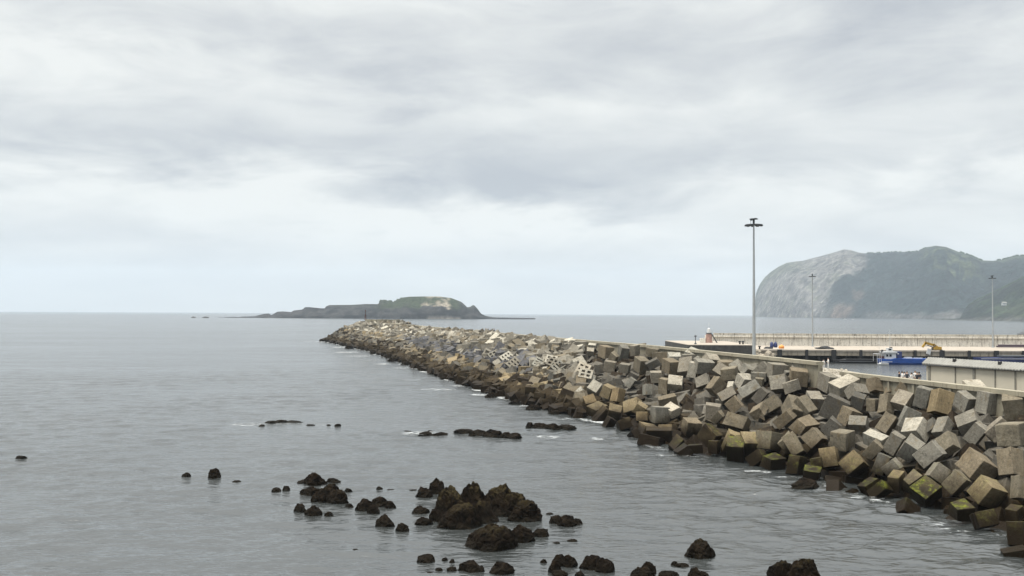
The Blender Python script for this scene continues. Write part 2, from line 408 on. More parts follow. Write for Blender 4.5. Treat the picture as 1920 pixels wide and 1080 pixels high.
# island
IX = [409, 412, 432, 452, 453, 478, 494, 505, 508, 514, 520, 530, 546, 551, 565, 569, 571, 580, 602, 609, 611, 617, 659, 685, 709, 711, 713, 720, 726, 734, 736, 744, 752, 767, 790, 824, 846, 856, 865, 876, 881, 887, 890, 895, 902, 910, 918, 930, 940, 970, 1000, 1004]
IY = [597, 595.6, 594.2, 594.4, 593.6, 593, 588.6, 587.6, 591, 588, 584.5, 583.8, 585, 582, 580.6, 579, 576, 575.8, 578, 578, 574.5, 572, 571.6, 570, 570.2, 566.5, 563, 562.2, 563.8, 563.8, 567, 562, 558.6, 556.2, 555.8, 555.8, 558.8, 562.5, 566, 576, 575.5, 571.8, 573, 578.5, 588, 592, 594, 595.2, 595.4, 595.9, 596.2, 597.2]
def is_cover(px, t, h, X, Y, z):
    n = fbm(X * .03, Y * .03, z * .05, 5)
    c = lerp3((.030, .030, .030), (.010, .011, .012), smoothstep(-.3, .3, n))
    gr = smoothstep(.50, .66, h + n * .12) * smoothstep(690, 735, px) * smoothstep(874, 850, px)
    gr = max(gr, .35 * smoothstep(.8, .97, h) * smoothstep(600, 640, px))
    c = lerp3(c, (.024, .033, .017), gr)
    dr = smoothstep(26, 18, abs(px - 818) - 8 * n) * smoothstep(.50, .62, h + n * .2) * smoothstep(1.0, .97, h - .02)
    c = lerp3(c, (.27, .235, .19), dr * .75 * smoothstep(-.35, .25, n))
    c = lerp3(c, (.30, .28, .25), smoothstep(.13, .05, h) * smoothstep(35, 28, abs(px - 832)) * .6)
    return c
def is_prof(t, px):
    if t < .25: return .55 * (t / .25) ** .55
    return .55 + .45 * smoothstep(.2, 1.0, t) ** .8
terrain('island', list(np.linspace(409, 1004, 340)), lambda p: interp(p, [409, 700, 1004], [2400, 2330, 2400]),
        lambda p: interp(p, IX, IY), lambda p: interp(p, [409, 520, 700, 880, 1004], [30, 90, 190, 90, 30]), is_prof, is_cover, .035, M_ISLE, nt=34, bumpz=9)

M_DARKROCK = simple('islet_rock', (.04, .036, .03), .9, var=.4, scale=.4)
def lump(name, c, size, mat, seed, sub=3, amp=.32, sq=1.0, parent=None):
    bm = bmesh.new(); bmesh.ops.create_icosphere(bm, subdivisions=sub, radius=1)
    for v in bm.verts:
        d = v.co.normalized(); n = mnoise.fractal(d * 1.3 + Vector((seed * 3.1, seed, 0)), .9, 2.2, 5)
        r = 1 + amp * n
        v.co = Vector((d.x * r * size[0], d.y * r * size[1], max(-.5, d.z * r) * size[2]))
    me = bpy.data.meshes.new(name); bm.to_mesh(me); bm.free()
    return link(name, me, mat, parent, c)
for (px, w, lab) in ((363, 9, 'tiny dark islet farthest left of the island'), (385, 14, 'small low dark islet between the tiny one and the island reef')):
    p = at_z(px, 596, 0)
    tag(lump('islet', (p.x, p.y, 0), (w * p.y / F / 2, w * p.y / F / 3, 3.0), M_DARKROCK, px), lab, 'islet', 'islets left of the island')

HAZE = 6.3e-5
# block poses: tone, location, quaternion, size
CUBES = [
('p',51.3,100.6,7.74,0.138,-0.678,-0.71,-0.134,2.42,2.12,1.48),
('g',45.95,87.8,7.6,0.081,-0.607,-0.791,0.005,1.54,1.34,2.09),
('b',47.08,85.2,7.59,0.749,-0.601,0.117,-0.252,1.72,2.04,2.59),
('b',43.54,79.2,5.71,-0.646,0.674,-0.217,0.287,1.85,1.95,2.63),
('b',40.77,74.4,4.02,-0.623,0.238,-0.745,-0.013,2.19,1.43,1.3),
('y',43.38,91.9,7.21,0.048,-0.728,-0.667,0.152,2.09,1.57,2.38),
('g',43.05,95.1,7.45,0.629,-0.211,0.636,0.395,2.09,1.35,1.25),
('g',44.71,89.7,7.52,0.659,0.054,0.698,0.274,1.56,1.63,1.05),
('g',42.69,85.0,6.02,0.059,0.786,0.488,0.374,1.72,1.97,1.23),
('g',42.03,82.2,5.37,0.562,-0.049,0.682,0.466,1.93,1.18,1.12),
('g',43.38,81.2,5.85,0.619,-0.672,-0.158,-0.375,2.1,1.22,1.22),
('p',39.17,88.2,4.88,0.251,0.446,0.821,0.254,2.18,2.07,1.73),
('g',39.87,91.3,5.6,-0.698,0.67,-0.243,-0.073,1.5,2.21,1.45),
('g',40.84,86.1,5.35,-0.373,0.301,-0.878,-0.001,2.01,1.12,1.07),
('d',40.44,87.2,5.32,0.443,-0.375,0.795,-0.178,1.62,0.87,0.87),
('b',39.66,82.8,4.32,-0.552,0.445,-0.703,0.057,1.66,1.72,1.14),
('b',43.76,101.0,7.74,-0.252,0.354,0.9,0.042,1.4,1.75,1.23),
('g',41.44,96.2,6.94,-0.088,-0.434,-0.817,-0.37,1.73,1.9,1.2),
('g',37.2,84.8,3.5,0.169,-0.411,-0.835,-0.324,1.6,1.28,2.4),
('g',37.88,82.4,3.42,-0.446,0.012,-0.74,-0.502,2.23,1.56,1.37),
('b',39.02,76.2,3.34,-0.494,-0.061,-0.846,-0.192,1.92,2.29,2.0),
('g',36.76,78.5,2.41,0.56,-0.706,-0.295,-0.318,1.46,1.25,1.43),
('b',36.72,75.2,2.19,0.464,-0.03,0.795,0.39,1.73,1.25,1.07),
('a',34.66,76.2,1.26,0.064,-0.512,-0.767,-0.382,1.65,1.86,1.45),
('b',34.75,79.0,1.49,0.053,-0.527,-0.763,-0.371,0.99,1.52,1.76),
('y',37.33,71.4,2.19,0.53,0.087,0.808,0.242,1.84,1.63,1.75),
('b',38.97,69.7,2.84,-0.477,-0.467,-0.634,-0.391,1.03,1.8,1.03),
('a',34.73,70.4,0.94,0.057,-0.698,-0.703,-0.123,1.7,1.41,1.2),
('w',35.07,67.6,0.91,0.529,-0.843,-0.088,-0.042,1.57,1.17,0.95),
('w',36.74,66.6,1.61,-0.699,0.244,-0.608,-0.288,0.9,0.84,1.26),
('w',35.4,63.7,0.86,0.613,-0.353,0.675,0.212,1.6,1.11,1.4),
('a',33.9,61.5,-0.07,0.062,0.789,0.598,0.13,0.84,1.56,0.84),
('w',32.33,74.4,0.05,-0.016,-0.542,-0.721,0.432,1.17,1.53,1.35),
('g',37.78,115.6,8.15,-0.16,-0.359,-0.817,-0.421,1.73,2.67,1.51),
('g',38.82,111.6,7.68,-0.655,0.027,-0.73,-0.192,2.06,2.26,1.47),
('p',39.44,107.6,7.52,0.032,-0.552,-0.802,-0.228,1.9,3.08,1.64),
('g',39.47,103.9,7.19,0.373,-0.542,-0.735,-0.166,1.35,1.99,1.62),
('b',42.4,105.2,7.8,0.651,-0.128,0.748,-0.033,1.72,1.94,1.86),
('b',43.41,103.6,7.79,0.574,-0.199,0.792,-0.058,1.73,1.02,1.23),
('b',40.03,97.0,6.48,-0.585,0.21,-0.78,-0.071,2.22,1.24,1.24),
('b',39.03,98.3,6.27,-0.633,0.296,-0.661,-0.274,1.33,1.0,1.13),
('d',38.38,100.8,6.4,0.587,-0.243,0.593,0.494,1.58,1.34,2.02),
('d',36.04,101.2,5.59,-0.731,0.617,-0.292,0.02,2.54,2.56,1.83),
('b',36.22,97.5,5.07,-0.561,0.063,-0.786,-0.253,1.81,1.51,1.68),
('d',34.04,96.7,4.06,-0.729,0.564,-0.388,-0.015,1.51,1.92,1.23),
('g',36.3,95.1,4.67,0.13,0.268,0.883,0.363,1.81,1.26,1.1),
('b',38.14,92.3,4.99,0.051,0.438,0.696,0.567,1.27,2.07,1.24),
('p',35.96,89.9,3.71,0.049,-0.452,-0.866,-0.207,2.06,1.21,1.23),
('b',32.04,99.5,3.84,0.268,-0.417,-0.856,-0.143,1.69,2.64,1.69),
('b',31.9,95.8,3.01,-0.404,0.103,-0.759,-0.5,1.74,1.67,2.33),
('b',29.85,96.0,2.2,-0.297,0.048,-0.794,-0.528,1.34,2.28,2.51),
('g',35.43,106.3,6.03,-0.158,0.695,0.689,0.129,2.0,1.56,1.41),
('b',33.82,92.9,3.25,-0.653,0.273,-0.631,-0.316,1.85,1.7,2.5),
('y',31.58,90.3,1.84,-0.574,0.455,-0.638,-0.238,1.86,1.58,1.27),
('y',32.65,86.8,1.75,-0.388,0.048,-0.825,-0.407,1.92,1.54,1.77),
('b',34.96,87.9,2.96,0.483,-0.105,0.675,0.548,1.94,1.14,1.5),
('d',34.43,84.6,2.14,-0.53,0.233,-0.706,-0.408,1.91,1.09,1.14),
('g',34.84,83.3,2.1,0.474,-0.018,0.687,0.55,1.47,1.07,1.06),
('g',36.77,87.5,3.7,-0.552,0.135,-0.674,-0.472,1.99,1.2,1.16),
('a',32.51,80.4,0.5,0.467,0.125,0.799,0.358,1.84,0.99,0.99),
('y',34.07,80.6,1.29,0.699,-0.253,0.569,0.352,1.46,0.96,1.81),
('a',32.21,81.9,0.6,-0.146,-0.518,-0.833,-0.13,1.08,1.87,1.0),
('w',30.75,82.1,-0.05,0.434,0.114,0.761,0.469,0.8,0.56,1.05),
('w',29.79,83.4,-0.22,0.349,-0.469,0.811,-0.019,2.34,1.3,1.61),
('a',29.29,88.7,0.58,0.627,-0.322,0.55,0.449,1.02,1.65,1.76),
('w',27.96,86.8,-0.37,-0.392,-0.136,-0.867,-0.275,1.14,0.71,0.99),
('a',30.49,90.5,1.39,0.657,-0.408,0.6,0.205,0.94,1.2,1.2),
('p',29.96,150.6,9.21,-0.04,0.463,0.866,0.185,2.44,2.08,1.79),
('p',30.47,138.7,9.02,-0.347,0.482,0.796,0.116,1.41,2.38,1.41),
('g',27.14,141.1,7.79,-0.42,0.468,-0.759,-0.168,2.74,2.11,1.62),
('g',28.97,136.9,8.12,0.802,-0.591,-0.025,0.085,2.74,1.98,1.66),
('p',27.54,137.8,7.58,-0.545,0.349,-0.604,-0.465,2.29,1.33,2.0),
('g',30.01,130.5,7.95,-0.055,0.394,0.8,0.449,1.53,1.75,1.13),
('b',30.58,127.4,7.76,-0.641,0.409,-0.535,-0.368,1.58,2.09,2.57),
('g',32.53,125.0,8.22,0.364,-0.479,-0.798,-0.037,1.2,2.14,1.42),
('p',31.1,121.3,7.03,0.247,-0.449,-0.854,-0.085,1.61,2.54,1.71),
('g',30.73,116.7,6.2,-0.077,0.588,0.613,0.522,1.58,2.68,1.58),
('d',31.08,113.4,5.88,0.428,-0.166,0.7,0.547,1.95,1.2,1.88),
('g',33.93,114.8,7.24,0.549,-0.449,0.662,0.241,1.86,2.02,2.46),
('g',34.71,112.6,7.09,0.652,-0.464,0.532,0.276,1.44,1.87,2.07),
('g',35.91,118.9,8.39,0.204,-0.564,-0.788,-0.136,1.15,0.82,0.87),
('g',36.92,117.8,8.32,-0.413,0.36,-0.829,-0.116,2.29,1.22,1.22),
('g',32.94,120.8,7.74,-0.613,0.35,-0.601,-0.374,1.14,2.02,1.14),
('b',32.42,118.9,7.22,-0.624,0.294,-0.596,-0.411,0.98,1.05,0.97),
('p',29.41,121.6,6.35,0.161,0.24,0.922,0.257,0.85,1.4,0.88),
('g',28.14,118.7,5.4,0.173,-0.514,-0.687,-0.484,1.32,2.21,1.3),
('b',28.01,124.7,6.16,-0.369,0.203,-0.904,-0.076,2.33,1.36,1.57),
('g',27.17,129.3,6.46,-0.222,0.589,0.536,0.562,1.65,2.06,1.34),
('g',25.42,114.4,3.76,0.736,-0.666,0.104,-0.063,2.01,1.96,1.94),
('b',27.9,114.0,4.69,0.369,-0.119,0.692,0.609,1.63,1.65,1.38),
('b',31.7,110.2,5.09,-0.632,0.511,-0.576,-0.088,1.59,1.76,1.23),
('b',32.57,105.2,4.98,-0.55,0.402,-0.683,0.263,2.84,2.29,1.52),
('b',33.47,104.5,5.21,-0.76,0.387,-0.518,0.054,2.18,2.25,1.52),
('b',29.77,109.5,4.39,-0.417,0.019,-0.593,-0.689,1.53,1.12,2.09),
('b',26.69,107.7,3.17,-0.433,0.343,-0.753,-0.358,1.75,2.69,2.18),
('b',25.62,112.6,3.23,-0.524,0.018,-0.647,-0.553,1.74,0.93,0.93),
('w',23.17,106.1,1.85,0.693,-0.53,0.482,-0.08,2.16,1.96,1.4),
('b',22.28,112.6,2.08,0.14,-0.62,-0.768,-0.071,1.76,1.95,1.8),
('a',24.68,100.1,1.21,-0.129,0.791,0.576,0.16,2.55,1.82,2.17),
('y',24.83,101.7,1.65,0.216,-0.718,-0.661,0.038,1.68,1.93,2.28),
('y',26.14,100.1,1.75,0.018,0.022,-0.961,-0.276,1.71,2.01,1.99),
('b',28.04,99.1,2.26,0.61,-0.209,0.749,0.153,1.95,2.26,1.87),
('b',29.53,96.9,2.31,-0.63,0.683,0.201,0.31,1.9,1.76,1.5),
('b',31.07,103.3,4.18,0.421,-0.076,0.681,0.594,2.13,1.22,2.08),
('a',27.15,94.5,0.68,0.074,-0.57,-0.816,-0.065,1.89,1.89,1.41),
('a',28.68,91.6,0.83,0.583,-0.238,0.745,0.221,2.05,1.39,1.39),
('w',22.82,102.3,1.1,0.606,-0.355,0.632,0.327,1.41,1.09,1.08),
('w',20.95,103.5,0.7,0.552,-0.488,0.506,0.448,0.98,1.61,0.96),
('w',19.61,103.7,0.31,-0.603,0.644,-0.316,-0.349,1.22,1.58,1.99),
('w',26.03,96.3,0.77,-0.642,0.507,-0.575,-0.026,1.24,1.88,1.15),
('b',25.55,145.9,7.63,0.072,-0.601,-0.793,-0.061,2.81,1.81,2.06),
('p',26.94,150.7,8.73,-0.123,0.731,0.664,0.101,1.99,2.08,1.36),
('p',24.33,134.9,5.74,0.019,0.132,0.904,0.406,2.15,1.79,1.64),
('b',22.19,155.2,7.27,0.116,-0.589,-0.795,-0.089,2.64,1.8,2.39),
('b',25.13,162.2,9.08,-0.549,0.377,-0.593,-0.452,1.57,2.15,2.13),
('b',26.27,184.7,9.23,0.606,-0.447,0.527,0.394,1.35,2.14,2.21),
('g',23.09,170.0,9.14,-0.709,0.196,-0.622,-0.269,2.09,1.37,1.44),
('g',20.92,170.9,8.45,0.168,-0.59,-0.787,-0.067,1.78,1.78,3.23),
('b',19.11,170.4,7.73,-0.764,0.479,-0.429,0.057,1.62,2.11,1.25),
('b',18.54,178.8,8.46,-0.66,0.088,-0.727,-0.167,2.36,3.15,1.85),
('p',16.05,185.2,8.25,-0.017,0.078,0.95,0.302,1.43,1.28,1.17),
('p',16.99,190.5,9.21,0.011,0.173,0.954,0.243,1.72,0.96,0.96),
('g',17.75,164.1,6.48,-0.53,0.378,-0.576,-0.495,1.92,2.0,2.16),
('g',19.64,157.8,6.53,0.569,-0.339,0.587,0.465,1.66,1.85,1.71),
('d',23.8,152.5,7.63,-0.735,0.631,0.16,0.191,2.37,1.38,1.38),
('g',22.84,143.0,6.11,0.749,-0.659,0.002,-0.064,1.88,1.81,1.58),
('b',22.89,136.1,5.22,0.608,-0.34,0.62,0.362,2.4,1.4,1.4),
('b',21.94,127.7,3.84,-0.792,0.598,0.084,0.088,2.51,1.34,1.34),
('g',20.05,122.7,2.43,-0.013,0.643,0.765,-0.014,2.03,2.11,2.15),
('p',21.56,122.6,3.07,-0.042,0.493,0.841,0.218,2.13,1.69,1.18),
('p',11.45,151.1,2.39,0.007,-0.649,-0.623,-0.437,2.48,1.68,1.32),
('p',13.88,152.0,3.5,0.131,-0.275,-0.852,-0.426,1.78,2.06,1.7),
('y',15.59,146.5,3.47,0.566,-0.216,0.665,0.436,2.03,1.8,1.8),
('y',12.42,144.9,1.87,-0.254,0.536,0.72,0.36,1.57,1.81,2.07),
('y',13.1,139.4,1.26,0.091,-0.391,-0.9,-0.17,2.04,2.76,1.48),
('y',15.31,134.8,1.53,0.083,-0.107,-0.974,-0.182,2.05,2.45,1.35),
('y',17.71,132.8,2.45,0.281,0.159,0.824,0.466,2.39,1.89,1.47),
('y',18.34,129.7,2.44,-0.451,0.231,-0.632,-0.587,1.55,1.53,2.14),
('y',18.05,125.0,1.77,-0.111,-0.106,-0.821,-0.549,1.61,1.32,1.34),
('y',17.79,118.4,1.01,-0.096,0.639,0.762,-0.046,2.34,2.0,1.33),
('w',18.5,113.7,0.89,0.759,-0.645,0.05,-0.071,3.17,1.69,1.69),
('w',17.21,112.1,0.26,-0.072,-0.215,-0.739,-0.635,2.67,1.49,2.67),
('y',19.44,107.4,0.69,0.083,-0.388,-0.799,-0.451,1.17,1.91,1.11),
('y',19.43,114.9,1.38,-0.004,-0.003,-0.918,-0.396,1.72,1.0,1.0),
('y',15.51,125.6,0.7,0.387,-0.425,-0.652,-0.494,1.48,1.89,2.33),
('w',13.48,135.2,0.7,-0.762,0.48,0.327,0.286,2.91,1.57,1.57),
('w',13.83,129.2,0.3,0.735,-0.463,-0.392,-0.303,2.03,1.19,1.19),
('w',15.97,117.9,0.23,-0.522,0.812,0.255,0.058,1.1,1.24,1.91),
('y',16.63,142.1,3.25,-0.588,0.214,-0.767,-0.146,2.17,1.81,1.35),
('g',19.17,146.0,4.92,0.39,-0.258,0.706,0.531,1.75,1.13,1.97),
('g',20.63,138.0,4.45,0.668,-0.172,0.724,0.02,1.68,1.47,1.02),
('g',14.09,159.4,4.56,-0.437,0.373,-0.719,-0.391,1.65,1.66,1.18),
('g',13.17,167.1,5.13,-0.198,0.332,0.738,0.553,2.01,1.98,2.75),
('d',16.01,165.1,5.95,0.586,-0.479,0.533,0.378,1.64,1.68,1.48),
('g',14.57,191.7,8.45,0.618,-0.278,0.623,0.391,1.57,1.62,1.44),
('d',20.11,149.6,5.77,-0.481,0.275,-0.614,-0.562,1.0,1.55,1.38),
]

# ------------------------------------------------------------------ breakwater lines (metres)
WLINE = np.array([[42, 38], [34.5, 62.6], [32.2, 80.7], [26.6, 94.2], [19.1, 104.7], [12.8, 135.2], [.1, 167.7], [-15.4, 221.0], [-55.9, 367.3], [-102.3, 498.2]])
WALL = np.array([[53.9, 56.1], [47.5, 84.3], [41.1, 112.5], [38.3, 112.6], [26.8, 165.1], [12.7, 211.2], [-14.8, 309.1], [-71.1, 517.8]])
def xw(Y): return float(np.interp(Y, WALL[:, 1], WALL[:, 0]))
def xl(Y): return float(np.interp(Y, WLINE[:, 1], WLINE[:, 0]))
HEAD = (-73.0, 520.0); HR0, HR1 = 31.0, 9.0
def zc_u(u, Y):
    zt = float(np.interp(Y, [90, 112, 130, 300, 380], [7.6, 7.9, 9.2, 9.2, 8.5]))
    return .4 + (zt - .4) * min(1.0, max(-.3, u) / .92)
def deck_edge(Y): return xw(Y) + float(np.interp(Y, [56, 112, 120, 145, 175], [12, 13, 15.5, 20.5, 21]))
DECKZ = 7.4
M_CORE = simple('rubble_core', (.014, .012, .010), .95, var=.6, scale=1.2, bump=.5)
vs = []; fs = []; st = list(np.arange(50, 516, 6.0)) + [518.0]
for Y in st:
    a, b = xl(Y), xw(Y)
    row = [(a - 1.5, Y, -3)] + [(a + (b - a) * u + 1.0, Y, max(-3, zc_u(u, Y) - 2.9)) for u in (0.02, .2, .4, .6, .8, .93)] + [(b + .1, Y, 5.0)]
    vs += row
n = 8
for i in range(len(st) - 1):
    for j in range(n - 1):
        a = i * n + j; fs.append((a, a + 1, a + n + 1, a + n))
core = meshobj('breakwater_core', vs, fs, M_CORE); tag(core, kind='structure')
mb = MB(); K = 28
for k in range(K):
    t = 2 * math.pi * k / K
    for r, z in ((HR0 + 1, -3), (24, 4.5), (15, 7.5), (0, 8.6)):
        mb.v.append((HEAD[0] + r * math.cos(t), HEAD[1] + r * math.sin(t), z))
for k in range(K):
    for j in range(3):
        a = k * 4 + j; b = ((k + 1) % K) * 4 + j; mb.f.append((a, b, b + 1, a + 1))
tag(mb.obj('breakwater_head_core', M_CORE), kind='structure')

M_DECK = simple('deck_concrete', (.26, .235, .19), .9, var=.22, scale=.9, bump=.1)
edge = [(deck_edge(Y), Y) for Y in (56, 84, 112, 120, 130, 145, 175, 211, 309, 500)]
inner = [(xw(Y) + .5, Y) for Y in (500, 309, 211, 165, 112.8)] + [(41.6, 112.4), (48.0, 84.3), (54.4, 56)]
tag(fixnormals(MB().prism(edge + inner, -3, DECKZ).obj('breakwater_deck', M_DECK)), kind='structure')

# parapet walls
def colour(o, c, a=1.0): o.color = (c[0], c[1], c[2], a)
def stained(name, col, dark, amt=.6):
    m, gg, b = newmat(name); pos = gg.n.new('ShaderNodeNewGeometry').outputs['Position']
    n = gg.noise(pos, .35, 6, .65); s_ = gg.noise(gg.vm('MULTIPLY', pos, (1.6, 1.6, .16)), 1.0, 5, .7); f = gg.noise(pos, 2.2, 6, .7)
    c = gg.mix(gg.m('MULTIPLY', gg.ss(s_, .50, .68), amt), (*col, 1), (*dark, 1))
    c = gg.mix(gg.m('MULTIPLY', gg.ss(f, .55, .68), amt), c, (*dark, 1))
    k = gg.map(n, .3, .7, .82, 1.12)
    gg.l.new(gg.vm('MULTIPLY', c, gg.comb(k, k, k)), b.inputs['Base Color']); b.inputs['Roughness'].default_value = .9
    return m
M_WALL = stained('parapet_concrete', (.23, .21, .155), (.075, .062, .042), .75)
M_COPE = stained('coping_concrete', (.28, .255, .19), (.12, .10, .07), .5)
def wall_run(root, pts, ztop, zbot, step, tone, ribs=False, groupname=None):
    d = 0.0; seg = []
    for (a, b) in zip(pts[:-1], pts[1:]):
        a = Vector((a[0], a[1])); b = Vector((b[0], b[1])); L = (b - a).length; k = max(1, round(L / step(a.y)))
        for i in range(k): seg.append((a.lerp(b, i / k), a.lerp(b, (i + 1) / k)))
    for a, b in seg:
        dv = (b - a).normalized(); ang = math.atan2(dv.y, dv.x); L = (b - a).length; c = (a + b) / 2
        j = rnd.uniform(-.025, .025)
        p = MB().box((c.x + j, c.y, (ztop - .45 + zbot) / 2), (L - .05, .62, ztop - .45 - zbot), ang).obj('wall_panel', M_WALL, root)
        f = rnd.uniform(.88, 1.12); colour(p, [t * f for t in tone])
        q = MB().box((c.x - .05, c.y, ztop - .225), (L - .03, 1.02, .446), ang).obj('coping', M_COPE, root)
        f = rnd.uniform(.95, 1.12); colour(q, [t * f * 1.12 for t in tone])
        if ribs:
            nn = Vector((-dv.y, dv.x)); nn = nn if nn.x < 0 else -nn
            for i in range(max(1, int(L / 1.5))):
                e = a + dv * (i + .5) * 1.5 + nn * .38
                r_ = MB().box((e.x, e.y, ztop - 1.25), (.32, .22, 1.56), ang).obj('pilaster', M_WALL, root); colour(r_, [t * 1.05 for t in tone])
wa = empty('parapet_wall', (38.3, 112.6, DECKZ))
tag(wa, 'long pale concrete parapet wall along the crest of the breakwater, ending left of the shed', 'wall')
def keep(root, fn):
    fn()
    M = Matrix.Translation(-Vector(root.location))
    for ch in root.children:
        ch.data.transform(M) if ch.data.users == 1 else None
def rel(root):
    """children were built in world coordinates: move their meshes to the root's frame"""
    bpy.context.view_layer.update()
    R = root.matrix_basis.inverted(); done = set()
    def rec(o):
        for ch in o.children:
            if ch.data and ch.data.name not in done: ch.data.transform(R); done.add(ch.data.name)
            rec(ch)
    rec(root)
wall_run(wa, [tuple(p) for p in WALL[3:]], 10.2, 6.2, lambda Y: 6.0 if Y < 160 else 22.0, (.26, .232, .165))
rel(wa)
wb = empty('lower_parapet_wall', (41.1, 112.5, DECKZ))
tag(wb, 'lower weathered parapet wall with short pilasters in front of the beige shed', 'wall')
wall_run(wb, [tuple(p) for p in WALL[2::-1]], 9.0, 6.0, lambda Y: 6.0, (.19, .168, .12), ribs=True)
rel(wb)
# platform at the breakwater's tip with its light
hp = empty('tip_platform', (-76, 512, 8)); tag(hp, 'round-ended concrete platform at the far tip of the breakwater', 'platform')
for k in range(9):
    a0 = math.radians(180 + 20 * k); a1 = math.radians(200 + 20 * k)
    c = Vector((-74 + 9.5 * math.cos((a0 + a1) / 2), 519 + 9.5 * math.sin((a0 + a1) / 2), 10.6))
    p = MB().box(c, (3.28, .7, 3.0 + rnd.uniform(-.1, .1)), (a0 + a1) / 2 + math.pi / 2).obj('wall_panel', M_WALL, hp)
    f = rnd.uniform(.8, 1.1); colour(p, (.29 * f, .25 * f, .18 * f))
p = MB().prism([(-74 + 9.2 * math.cos(math.radians(t)), 519 + 9.2 * math.sin(math.radians(t))) for t in range(0, 360, 20)], 8.0, 11.6).obj('floor_slab', M_DECK, hp)
rel(hp)
M_RUST = simple('rusty_red', (.07, .025, .02), .7, var=.3); M_DSTEEL = simple('dark_steel', (.05, .055, .06), .6, var=.2)
M_GALV = simple('galvanised_steel', (.30, .32, .33), .55, .2, var=.08, scale=1.5)
tp = at_y(685, 597, 516)
bl = empty('tip_beacon', (tp.x, 516, 11.6)); tag(bl, 'thin dark red light mast standing on the tip platform before the island', 'beacon')
MB().tube((0, 0, 0), (0, 0, 5.0), .20, .14).obj('pole', M_RUST, bl)
MB().tube((0, 0, 4.3), (0, 0, 4.45), .6, .6, 12).obj('gallery', M_DSTEEL, bl)
MB().tube((0, 0, 5.0), (0, 0, 5.8), .34, .26, 10).obj('lantern', M_RUST, bl)
m_ = MB(); [m_.tube((.9 * math.cos(t), .9 * math.sin(t), 0), (.15 * math.cos(t), .15 * math.sin(t), 3.4), .09) for t in (.5, 2.6, 4.7)]
m_.obj('brace', M_RUST, bl)

# ------------------------------------------------------------------ concrete blocks
def cube_mesh(seed, kind):
    r = random.Random(seed); bm = bmesh.new(); bmesh.ops.create_cube(bm, size=1.0)
    for v in bm.verts:
        v.co += Vector([r.uniform(-.018, .018) for _ in range(3)])
    if kind == 'chip':
        for v in r.sample(list(bm.verts), 3): v.co *= r.uniform(.76, .93)
    bmesh.ops.bevel(bm, geom=list(bm.edges), offset=.016 if kind != 'worn' else .05, segments=2 if kind == 'worn' else 1, affect='EDGES', profile=.6)
    if kind in ('chip', 'plain'):
        bmesh.ops.subdivide_edges(bm, edges=list(bm.edges), cuts=2, use_grid_fill=True)
        for v in bm.verts:
            d = abs(abs(v.co.x) - .5) + abs(abs(v.co.y) - .5) + abs(abs(v.co.z) - .5)
            n = mnoise.noise(v.co * 7 + Vector((seed * 1.7, 0, 0)))
            ed = sorted((abs(v.co.x), abs(v.co.y), abs(v.co.z)))[1] > .44
            v.co *= 1 - (.075 if ed else .012) * max(0, n)
    if kind == 'worn':
        bmesh.ops.subdivide_edges(bm, edges=list(bm.edges), cuts=3, use_grid_fill=True)
        for v in bm.verts:
            n = mnoise.fractal(v.co * 3.2 + Vector((seed * 2.7, 1, 0)), 1, 2.2, 4)
            v.co *= 1 + .055 * n
    me = bpy.data.meshes.new('block_shape'); bmesh.ops.triangulate(bm, faces=[f for f in bm.faces if len(f.verts) > 4]); bm.to_mesh(me); bm.free()
    me.materials.append(M_BLOCK); return me
def hollow_mesh(nx, ny):
    """a thick slab pierced by square openings"""
    m = MB(); w = .16; T = .38
    for i in range(nx + 1):
        x = -.5 + w / 2 / 1 + i * (1 - w) / nx; m.box((x, 0, 0), (w, 1, T))
    for j in range(ny + 1):
        y = -.5 + w / 2 + j * (1 - w) / ny
        for i in range(nx):
            x0 = -.5 + w + i * (1 - w) / nx; x1 = -.5 + (i + 1) * (1 - w) / nx
            m.box(((x0 + x1) / 2, y, 0), (x1 - x0 + .004, w, T - .012))
    me = bpy.data.meshes.new('hollow_shape'); me.from_pydata(m.v, [], m.f); me.materials.append(M_BLOCK); return me
SHAPES = [cube_mesh(i, 'plain') for i in range(5)] + [cube_mesh(20 + i, 'chip') for i in range(4)]
WORN = [cube_mesh(40 + i, 'worn') for i in range(4)]
HOLLOW = [hollow_mesh(3, 2), hollow_mesh(2, 2), hollow_mesh(3, 1)]
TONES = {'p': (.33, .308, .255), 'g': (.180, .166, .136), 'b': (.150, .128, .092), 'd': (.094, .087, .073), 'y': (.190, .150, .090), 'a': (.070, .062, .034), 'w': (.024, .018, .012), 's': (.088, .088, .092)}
TW = {'p': 'pale sand-coloured', 'g': 'grey', 'b': 'brownish', 'd': 'dark grey', 'y': 'ochre-stained', 'a': 'green algae-topped', 'w': 'dark wet', 's': 'slate-grey'}
blocks = []      # (loc, quat, dims, tone, mesh, kindword)
def add_block(loc, q, dims, tone, worn=False, mesh=None):
    me = mesh or rnd.choice(WORN if worn else SHAPES)
    blocks.append((Vector(loc), q, dims, tone, me, 'hollow slab' if mesh else ('worn block' if worn else 'cube')))
for c in CUBES:
    tone = c[0]
    add_block(c[1:4], Quaternion(c[4:8]), c[8:11], tone, worn=(tone == 'w' and rnd.random() < .6) or (tone in 'bgd' and rnd.random() < .22))
n_front = len(blocks)
def rquat(r):
    # blocks mostly lean on a face or an edge, seldom upright
    q = Quaternion((0, 0, 1), r.uniform(0, math.pi * 2))
    t = r.choice((r.gauss(0, .16), r.gauss(.6, .25), r.gauss(.75, .2), r.gauss(.3, .2)))
    ax = Vector((math.cos(r.uniform(0, 6.28)), math.sin(r.uniform(0, 6.28)), 0)).normalized()
    return Quaternion(ax, t) @ q
def surf_pt(s, u):
    """s: 0..1 along the wall side, then round the head"""
    Y = s
    a, b = xl(Y), xw(Y); return Vector((a + (b - a) * u, Y, zc_u(u, Y)))
